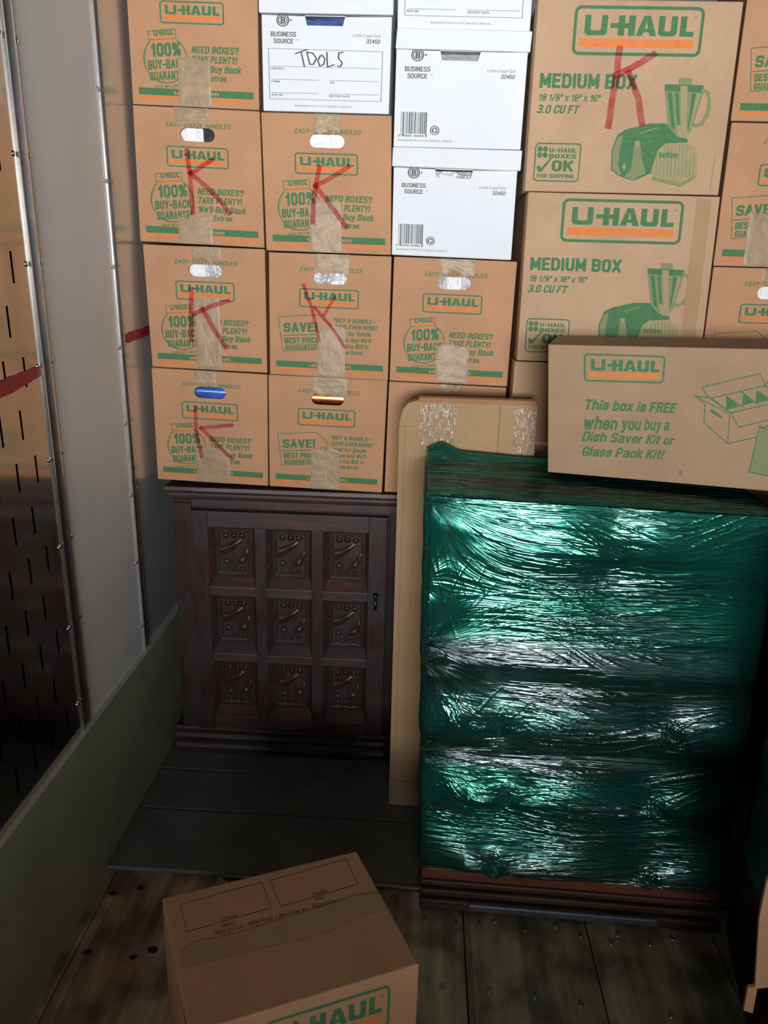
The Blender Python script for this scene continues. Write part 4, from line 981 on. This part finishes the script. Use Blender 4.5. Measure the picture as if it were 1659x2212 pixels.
# stretch film -------------------------------------------------------------
def film_mat(name, dark=1.0):
    m, nt, b = mat(name); nt.nodes.remove(b); out = nt.nodes['Material Output']; L = nt.links
    at = node(nt, 'ShaderNodeAttribute', attribute_name='flow')        # x: along, y: across, z: number of film layers
    sep = node(nt, 'ShaderNodeSeparateXYZ'); L.new(at.outputs['Vector'], sep.inputs[0])
    def streak(sx_, sy_, det, off):
        mp = node(nt, 'ShaderNodeMapping'); mp.inputs['Scale'].default_value = (sx_, sy_, 0.0); mp.inputs['Location'].default_value = (off, off*1.7, 0)
        L.new(at.outputs['Vector'], mp.inputs[0]); n = node(nt, 'ShaderNodeTexNoise'); n.inputs['Scale'].default_value = 1.0; n.inputs['Detail'].default_value = det
        L.new(mp.outputs[0], n.inputs['Vector']); return n.outputs['Fac']
    s1 = streak(7, 260, 2, 0.0); s2 = streak(4, 90, 3, 5.0); s3 = streak(3, 22, 3, 9.0)
    add = node(nt, 'ShaderNodeMath', operation='MULTIPLY_ADD'); add.inputs[1].default_value = 0.45; L.new(s1, add.inputs[0]); L.new(s2, add.inputs[2])
    bp = bump(nt, add.outputs[0], 1.0, 0.0045)
    # layer cover: bands of multiple wraps broken up by stretched streaks
    lay = node(nt, 'ShaderNodeMath', operation='MULTIPLY_ADD'); lay.inputs[1].default_value = 1.0
    L.new(sep.outputs['Z'], lay.inputs[0]); sh = node(nt, 'ShaderNodeMath', operation='SUBTRACT'); L.new(s3, sh.inputs[0]); sh.inputs[1].default_value = 0.5
    L.new(sh.outputs[0], lay.inputs[2])
    r = ramp(nt, lay.outputs[0], [(0.0, (0.30, 0.42, 0.36, 1)), (0.5, (0.09, 0.27, 0.22, 1)), (1.0, (0.015, 0.17, 0.12, 1))])
    tr = node(nt, 'ShaderNodeBsdfTransparent'); L.new(r.outputs[0], tr.inputs[0])
    df = node(nt, 'ShaderNodeBsdfDiffuse'); df.inputs[0].default_value = (0.006*dark, 0.070*dark, 0.055*dark, 1); L.new(bp.outputs[0], df.inputs['Normal'])
    mr = node(nt, 'ShaderNodeMapRange'); L.new(lay.outputs[0], mr.inputs[0]); mr.inputs[3].default_value = 0.22; mr.inputs[4].default_value = 0.85
    m1 = node(nt, 'ShaderNodeMixShader'); L.new(mr.outputs[0], m1.inputs[0]); L.new(tr.outputs[0], m1.inputs[1]); L.new(df.outputs[0], m1.inputs[2])
    gg = node(nt, 'ShaderNodeBsdfGlossy'); gg.inputs['Roughness'].default_value = 0.22; L.new(bp.outputs[0], gg.inputs['Normal'])
    gr = ramp(nt, lay.outputs[0], [(0.15, (0.45, 0.62, 0.58, 1)), (0.6, (0.02, 0.62, 0.40, 1))]); L.new(gr.outputs[0], gg.inputs[0])
    gw = node(nt, 'ShaderNodeBsdfGlossy'); gw.inputs['Roughness'].default_value = 0.14; gw.inputs[0].default_value = (0.85, 1.0, 0.97, 1); L.new(bp.outputs[0], gw.inputs['Normal'])
    m2 = node(nt, 'ShaderNodeMixShader'); mg = node(nt, 'ShaderNodeMapRange'); L.new(lay.outputs[0], mg.inputs[0]); mg.inputs[3].default_value = 0.03; mg.inputs[4].default_value = 0.30
    L.new(mg.outputs[0], m2.inputs[0]); L.new(m1.outputs[0], m2.inputs[1]); L.new(gg.outputs[0], m2.inputs[2])
    m3 = node(nt, 'ShaderNodeMixShader'); m3.inputs[0].default_value = 0.075; L.new(m2.outputs[0], m3.inputs[1]); L.new(gw.outputs[0], m3.inputs[2])
    L.new(m3.outputs[0], out.inputs[0]); return m
film = film_mat('green_stretch_film')

ANCH = [(s, z, 1) for s, z in KN] + [(0.53, 0.952, 1)]
def film_sheet(name, NP, NZ, path, zr, anchors, corner_anchors, parent, m, seed, n_streak, bands, tent=0.030, base_ang=0.0, wave=0.0025, clear=()):
    """path(p)->(point at z via function, normal); p in metres along the wrap"""
    rg = np.random.default_rng(seed); p0, p1 = path['range']; ps = path['samples'](NP) if 'samples' in path else np.linspace(p0, p1, NP); zs = np.linspace(zr[0], zr[1], NZ)
    P, Z = np.meshgrid(ps, zs, indexing='ij'); Hh = np.zeros_like(P); flow = Z.copy()
    near = np.zeros_like(P)
    for (ap, az, hgt) in anchors:                       # film pulled tight over each knob
        dx = P-ap; dz = Z-az; ax = np.sqrt(dx**2+0.016**2); w = 0.010+0.30*ax
        prof = np.clip(1-ax/0.32, 0, 1)**1.3 / (1+(dz/w)**2)
        bumpk = np.exp(-((dx/0.020)**2+(dz/0.020)**2)*1.2)
        rr0 = np.hypot(dx, dz); tt0 = np.arctan2(dz, dx)
        Hh += tent*hgt*prof + 0.012*bumpk*hgt + 0.0013*np.exp(-(rr0/0.022)**2)*np.sin(11*tt0+3*np.sin(rr0*300)+ap*50)*np.clip(rr0/0.006, 0, 1)
        wt = np.clip(1-np.abs(dx)/0.24, 0, 1)*np.exp(-(dz/0.05)**2)*np.clip(np.abs(dx)/0.03, 0, 1)
        flow = flow*(1-wt)+wt*(az+0.05*np.arctan(dz/w)/1.2); near = np.maximum(near, wt)
    for (ap, az, ang, rad) in corner_anchors:           # fans running out of the corners
        dx = P-ap; dz = Z-az; rr = np.hypot(dx, dz)+1e-4; wt = np.exp(-(rr/rad)**2)*np.clip((np.cos(np.arctan2(dz, dx)-ang)-0.3)*2, 0, 1)
        flow = flow*(1-wt)+wt*(az+0.16*np.arctan2(dz, np.maximum(np.abs(dx), 0.002)))
    def angle(p, z):
        vx = 1.0*0.6; vy = math.sin(2*base_ang)*0.6; vx = math.cos(2*base_ang)*0.6
        for (ap, az, hgt) in anchors:
            dx, dz = p-ap, z-az; r = math.hypot(dx, dz)+1e-4; a = math.atan2(dz, dx); w = 1.8*math.exp(-r/0.15)*max(0.0, abs(math.cos(a))-0.45); vx += w*math.cos(2*a); vy += w*math.sin(2*a)
        for (ap, az, ang, rad) in corner_anchors:
            dx, dz = p-ap, z-az; r = math.hypot(dx, dz)+1e-4; a = math.atan2(dz, dx); w = 4.0*math.exp(-r/(rad*0.6)); vx += w*math.cos(2*a); vy += w*math.sin(2*a)
        return 0.5*math.atan2(vy, vx)
    dp = (ps[-1]-ps[0])/(NP-1); dzs = zs[1]-zs[0]
    for k in range(n_streak):
        p = rg.uniform(p0, p1); z = rg.uniform(*zr)
        if rg.random() < 0.3 and anchors:
            a = anchors[rg.integers(len(anchors))]; p = a[0]+rg.normal(0, 0.12); z = a[1]+rg.normal(0, 0.05)+0.01
        th = angle(p, z)+rg.normal(0, 0.05)+0.55*noise.noise(Vector((p*4.5, z*6.5, seed))); Ls = rg.uniform(0.03, 0.16)*(0.4 if rg.random() < 0.4 else 1); sg = rg.uniform(0.0008, 0.0022); am = rg.uniform(0.5, 1.0)*sg*0.95
        i0, i1 = np.searchsorted(ps, [p-Ls*1.2, p+Ls*1.2]); hz = abs(math.sin(th))*Ls*1.2+sg*4; j0, j1 = np.searchsorted(zs, [z-hz, z+hz])
        if i1-i0 < 2 or j1-j0 < 1: continue
        X = P[i0:i1, j0:j1]-p; Y = Z[i0:i1, j0:j1]-z; a_ = X*math.cos(th)+Y*math.sin(th); c_ = -X*math.sin(th)+Y*math.cos(th)+(a_**2)*rg.normal(0, 0.35)
        Hh[i0:i1, j0:j1] += am*np.exp(-(c_/sg)**2)*np.clip(1.1-(a_/Ls)**2, 0, 1)
    for zc, hw in clear: Hh *= 1-0.95*np.exp(-((Z-zc+0.008*np.sin(P*7))/hw)**4)
    if clear: Hh += 0.017*np.exp(-((Z-0.672)/0.036)**2)     # the film rides over the waist rail
    if clear: Hh *= 0.3+0.7*np.clip((P+0.004)/0.10, 0, 1)*np.clip((FW-0.002-P)/0.035, 0, 1)
    # loose billows
    for k in range(26):
        p = rg.uniform(p0, p1); z = rg.uniform(*zr); Hh += wave*np.exp(-((P-p)/rg.uniform(0.05, 0.15))**2-((Z-z)/rg.uniform(0.008, 0.03))**2)
    lay = np.zeros_like(P)
    for (zc, hw, val) in bands: lay += val/(1+((Z-zc)/hw)**4)
    lay = np.clip(lay*(0.82+0.25*np.sin(P*9+1)), 0, 1)
    vs = np.zeros((NP, NZ, 3))
    for i, p in enumerate(ps):
        A0, A1, nrm = path['fn'](p)                      # bottom point, top point, outward normal
        t = (zs-zr[0])/(zr[1]-zr[0]); base = A0[None]*(1-t[:, None])+A1[None]*t[:, None]
        vs[i] = base+nrm[None]*(0.004+Hh[i])[:, None]
    vs = vs.reshape(-1, 3); idx = np.arange(NP*NZ).reshape(NP, NZ); q = np.stack([idx[:-1, :-1], idx[1:, :-1], idx[1:, 1:], idx[:-1, 1:]], -1).reshape(-1, 4)
    me = bpy.data.meshes.new(name); me.vertices.add(len(vs)); me.vertices.foreach_set('co', vs.ravel()); me.loops.add(q.size); me.loops.foreach_set('vertex_index', q.ravel())
    me.polygons.add(len(q)); me.polygons.foreach_set('loop_start', np.arange(0, q.size, 4)); me.update(calc_edges=True)
    at = me.attributes.new('flow', 'FLOAT_VECTOR', 'POINT'); at.data.foreach_set('vector', np.stack([P, flow, lay], -1).reshape(-1).astype(np.float32))
    me.materials.append(m); me.shade_smooth(); o = bpy.data.objects.new(name, me); col.objects.link(o); o.parent = parent; return o
ZB, ZT = 0.112, CH+0.002
SD_ = 0.34; FW = 0.69
def chest_path(p):
    # p<0: left side (towards the back), 0..FW front, >FW right side; rounded corners
    r = 0.012
    def pt(z, p):
        s = min(max(p/FW, 0), 1); over = 0.014*(z/CH)**8
        if p < 0: base = cw(0, 0, z); return np.array((base.x-0.002-over, base.y-p, base.z)), np.array((-1.0, 0, 0))
        if p > FW: base = cw(1, 0, z); return np.array((base.x+0.002+over, base.y+(p-FW), base.z)), np.array((1.0, 0, 0))
        base = cw(s, 0.010+over, z); return np.array(base), np.array((0, -1.0, 0))
    a, n1 = pt(ZB, p); c, _ = pt(ZT, p)
    e = 0.0
    if p < r: t = max(0, (r-p)/(2*r)); t = min(t, 1); n1 = np.array((-math.sin(t*math.pi/2), -math.cos(t*math.pi/2), 0))
    if p > FW-r: t = min(1, (p-FW+r)/(2*r)); n1 = np.array((math.sin(t*math.pi/2), -math.cos(t*math.pi/2), 0))
    return a, c, n1
def chest_samples(N):
    return np.concatenate([np.linspace(-SD_, -0.02, 40), np.linspace(-0.018, FW+0.018, N-80), np.linspace(FW+0.02, FW+SD_, 40)])
bands = [(0.985, 0.075, 1.1), (0.80, 0.085, 0.85), (0.545, 0.05, 0.45), (0.36, 0.055, 0.8), (0.25, 0.05, 0.55), (0.17, 0.04, 0.4)]
film_sheet('stretch_film', 560, 640, {'range': (-0.02, FW+0.02), 'samples': chest_samples, 'fn': chest_path}, (ZB, ZT),
           [(s*FW, z, 1.35 if s < 0.5 else 0.9) for s, z in KN]+[(0.53*FW, 0.940, 1.45)],
           [(-0.005, 1.02, -0.35, 0.25), (-0.005, 0.66, -0.3, 0.16), (-0.005, 0.43, -0.2, 0.14), (-0.005, 0.70, 0.3, 0.12)], chest, film, 5, 1300, bands, clear=((0.655, 0.036), (0.448, 0.020), (0.118, 0.012)))
# film over the top, bunched at the back and left
def top_film():
    rg = np.random.default_rng(3); NX, NY = 260, 140; vs = []; fl_ = []
    for i in range(NX):
        s = -0.02+1.04*i/(NX-1)
        for j in range(NY):
            t = j/(NY-1); d = 0.020-0.380*t
            edge = max(0, 1-min(s+0.02, 1.02-s)/0.05)
            z = CH+0.004+0.012*math.exp(-((t-0.93)/0.06)**2)*(1.4-s) + 0.0025*noise.noise(Vector((s*5, t*40, 0)))+0.0035*abs(noise.noise(Vector((s*9, t*16, 4))))
            z += 0.020*math.exp(-((s-0.03)/0.05)**2-((t-0.95)/0.09)**2) - 0.004*edge - (0.004 if j == 0 else 0)
            p = cw(s, d, CH); vs.append((p.x, p.y, p.z-CH+z)); fl_.append((s*0.69, t*0.4+0.02*math.sin(s*6), 0.25+0.7*math.exp(-((t-0.95)/0.12)**2)+0.45*math.exp(-((t-0.55)/0.06)**2)+0.3*(t < 0.15)))
    idx = np.arange(NX*NY).reshape(NX, NY); q = np.stack([idx[:-1, :-1], idx[1:, :-1], idx[1:, 1:], idx[:-1, 1:]], -1).reshape(-1, 4)
    o = mesh('top_film', vs, q.tolist(), film, chest, True); a = o.data.attributes.new('flow', 'FLOAT_VECTOR', 'POINT'); a.data.foreach_set('vector', np.array(fl_, np.float32).ravel())
top_film()

# ---------------------------------------------------------------- dish carton on top of the chest
dish = tag(empty('dish_carton'), 'long brown carton reading This box is FREE, lying on the green-wrapped chest', 'box')
bl = atZ(1183, 1020, CH+0.016); br = atZ(1659, 1063, CH+0.014)
br.z = bl.z; dirv = (br-bl).normalized(); nrm = Vector((dirv.y, -dirv.x, 0)).normalized()
tl = atPlane(1184, 744, bl, nrm); tr = atPlane(1659, 754, bl, nrm)
DF = Face([tl, tr, br, bl]); ext = 1.45
def exq(a, c): return a+(c-a)*ext
DB = Face([tl, exq(tl, tr), exq(bl, br), bl])
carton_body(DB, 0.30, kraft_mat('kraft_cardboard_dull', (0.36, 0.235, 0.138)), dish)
print_art(DF, FREE, dish)
crease = kraft_in
tf = [tl+Vector((0, 0, 0.0006)), exq(tl, tr)+Vector((0, 0, 0.0006))]
for (a, c) in (((1326, 744), (1340, 726)), ((1500, 748), (1526, 726)), ((1520, 748), (1546, 728))):
    A_, B_ = [atZ(u, v, tl.z+0.0008) for u, v in (a, c)]; B_ = A_+(B_-A_).normalized()*0.14; w_ = Vector((0.0015, 0, 0)); mesh('flap_crease', [A_-w_, A_+w_, B_+w_, B_-w_], [(0, 1, 2, 3)], crease, dish)
stain = simple('grease_spot', (0.22, 0.15, 0.085), 0.7)
c0 = DF.px(1472, 1022, 0.0005); mesh('grease_spot', [c0+Vector((0.006*math.cos(a)*1.0, 0, 0.006*math.sin(a))) for a in np.linspace(0, 5.6, 9)], [tuple(range(9))], stain, dish)

# ---------------------------------------------------------------- carton on the floor in front
T = 0.325
low = tag(empty('floor_carton'), 'small brown taped carton standing alone on the wooden floor in the foreground', 'box')
pA = atZ(350, 1940, T); pB = atZ(770, 1838, T); pC = atZ(906, 2082, T); pD = pA+(pC-pB)
mb = MB(); dn = Vector((0, 0, -T+0.001))
mb.hexa([p+dn for p in (pD, pC, pB, pA)]+[pD, pC, pB, pA]); mb.build('carton_body', kraft, low, 0.003)
TF = Face([pA, pB, pC, pD]); FF = Face([pD, pC, pC+dn, pD+dn])
def c2(x, y): return (330+x/2.765, 1820+y/2.765)
def on_top(pts, m, nm, off): 
    mesh(nm, [TF.px(*c2(x, y), off) for x, y in pts], [tuple(range(len(pts)))], m, low)
A = Art()
for R_ in ([(165, 370), (650, 237), (708, 390), (205, 533)], [(702, 226), (1155, 100), (1225, 250), (765, 383)]): A.line('g', R_, 5, True)
def htext(t, p, bold=0.02):
    T_ = Art(); T_.text('g', t, 0, 0, 1, 1, bold); A.merge(T_, homog(SQ, p))
htext('Moving \u2022 4 Moves \u2022 Storage \u2022 10-12 Kits', [(1105, 362), (375, 556), (368, 534), (1098, 336)])
htext('HOUSEHOLD', [(512, 445), (415, 470), (410, 452), (507, 428)]); htext('ITEMS', [(495, 490), (412, 510), (408, 492), (490, 472)])
htext('HOUSEHOLD', [(1045, 300), (950, 325), (945, 305), (1040, 280)]); htext('ITEMS', [(1025, 335), (970, 350), (965, 334), (1020, 318)])
ink_dim = simple('dark_olive_print', (0.13, 0.11, 0.05), 0.7)
vs, fs = A.d['g']; mesh('top_print', [TF.px(*c2(x, y), 0.0002+0.000005*z) for x, y, z in vs], fs, ink_dim, low)
old_tape = simple('brown_tape', (0.30, 0.185, 0.085), 0.35, 0.08, scale=10)
tp = [(160, 655), (240, 600), (520, 540), (740, 470), (1050, 375), (1200, 320), (1352, 303)]; bt = [(185, 748), (290, 720), (560, 650), (850, 590), (1065, 530), (1210, 445), (1402, 392)]
vs = [TF.px(*c2(*p), 0.0009) for p in tp]+[TF.px(*c2(*p), 0.0009) for p in bt]; n = len(tp)
mesh('tape_strip', vs, [(i, i+1, n+i+1, n+i) for i in range(n-1)], old_tape, low)
# logo on the long side facing the camera
LA = Art(); add_logo(LA, 0.30, 0.075, 0.865, 0.36); LA.rect('g', 0.04, 0.83, 0.96, 0.88); LA.rect('o', 0.04, 0.89, 0.96, 0.92)
print_art(FF, LA, low)
# flap gap on the left side
sv = (pD-pA).normalized(); sn = Vector((-1, 0, 0)); ga = pA.lerp(pD, 0.62)+Vector((0, 0, -0.035)); gb = pA.lerp(pD, 0.97)+Vector((0, 0, -0.012))
nl = (pD-pA).cross(Vector((0, 0, 1))).normalized(); nl = nl if nl.x < 0 else -nl
mesh('flap_gap', [pA.lerp(pD, 0.50)+nl*0.0006+Vector((0, 0, -0.05)), pA.lerp(pD, 0.52)+nl*0.0006+Vector((0, 0, -0.05)), pA.lerp(pD, 0.95)+nl*0.0006+Vector((0, 0, -0.016)), pA.lerp(pD, 0.95)+nl*0.0006+Vector((0, 0, -0.022))], [(0, 1, 2, 3)], dark_void, low)

# ---------------------------------------------------------------- dresser at the right edge, wrapped on its upper side
dress = tag(empty('side_dresser'), 'dark reddish wooden dresser at the right edge, green film around its upper side', 'dresser')
def dx_(y): return 1.512+(y+0.60)*0.19
def dresser():
    y0, y1 = -1.03, -0.612; z1 = 0.98
    mb = MB(); mb.hexa([(dx_(y0), y0, 0.002), (1.95, y0, 0.002), (1.95, y1, 0.002), (dx_(y1), y1, 0.002), (dx_(y0), y0, z1), (1.95, y0, z1), (1.95, y1, z1), (dx_(y1), y1, z1)])
    mb.build('dresser_body', side_wood, dress, 0.004)
    mb = MB(); mb.hexa([(dx_(y0)-0.01, y0-0.02, z1), (1.96, y0-0.02, z1), (1.96, y1, z1), (dx_(y1)-0.008, y1, z1), (dx_(y0)-0.01, y0-0.02, z1+0.03), (1.96, y0-0.02, z1+0.03), (1.96, y1, z1+0.03), (dx_(y1)-0.008, y1, z1+0.03)])
    mb.build('dresser_top', side_wood, dress, 0.004)
dresser()
nside = np.array((-1.0, 0.19, 0)); nside /= np.linalg.norm(nside)
def side_path(p):      # p = distance towards the camera from y=-0.65
    y = -0.66-p; zb = 0.30-0.0*p
    return np.array((dx_(y)-0.001, y, 0.27)), np.array((dx_(y)-0.001, y, 1.0)), nside
film2 = film_mat('green_stretch_film_side', 1.6)  # copy of the film, diffuse colour raised to make up for missing light
film_sheet('stretch_film', 200, 220, {'range': (0.0, 0.36), 'fn': side_path}, (0.27, 1.0), [], [], dress, film2, 9, 700, [(0.6, 0.4, 0.8)], base_ang=0.9, wave=0.004)

# ---------------------------------------------------------------- pale carton piece at the right picture edge
edge = tag(empty('hand_hole_carton'), 'tan carton with a dark hand hole, cut by the lower right picture edge', 'box')
EY = -1.08
ep = [atY(u, v, EY) for u, v in ((1668, 1880), (1790, 1860), (1800, 2245), (1600, 2240))]
pe = [(1656, 1905), (1640, 1985), (1631, 2131), (1616, 2134), (1606, 2183), (1626, 2189), (1636, 2136), (1700, 2128), (1720, 2200), (1800, 2210), (1810, 1880), (1665, 1890)]
P3 = [atY(u, v, EY) for u, v in pe]
bm = bmesh.new(); fv = [bm.verts.new(p) for p in P3]; bv = [bm.verts.new(p+Vector((0.0, 0.006, 0))) for p in P3]; bm.faces.new(fv); bm.faces.new(bv[::-1])
for i in range(len(P3)): j = (i+1) % len(P3); bm.faces.new((fv[i], fv[j], bv[j], bv[i]))
bmesh.ops.recalc_face_normals(bm, faces=bm.faces); from_bm('front_panel', bm, kraft, edge)
x0 = min(p.x for p in P3)+0.03; zt = max(p.z for p in P3)-0.01
mb = MB(); mb.box(x0+0.012, x0+0.25, EY+0.007, EY+0.03, 0.002, 0.12); mb.build('inner_panel', kraft_in, edge)

print('objects', len(bpy.data.objects))
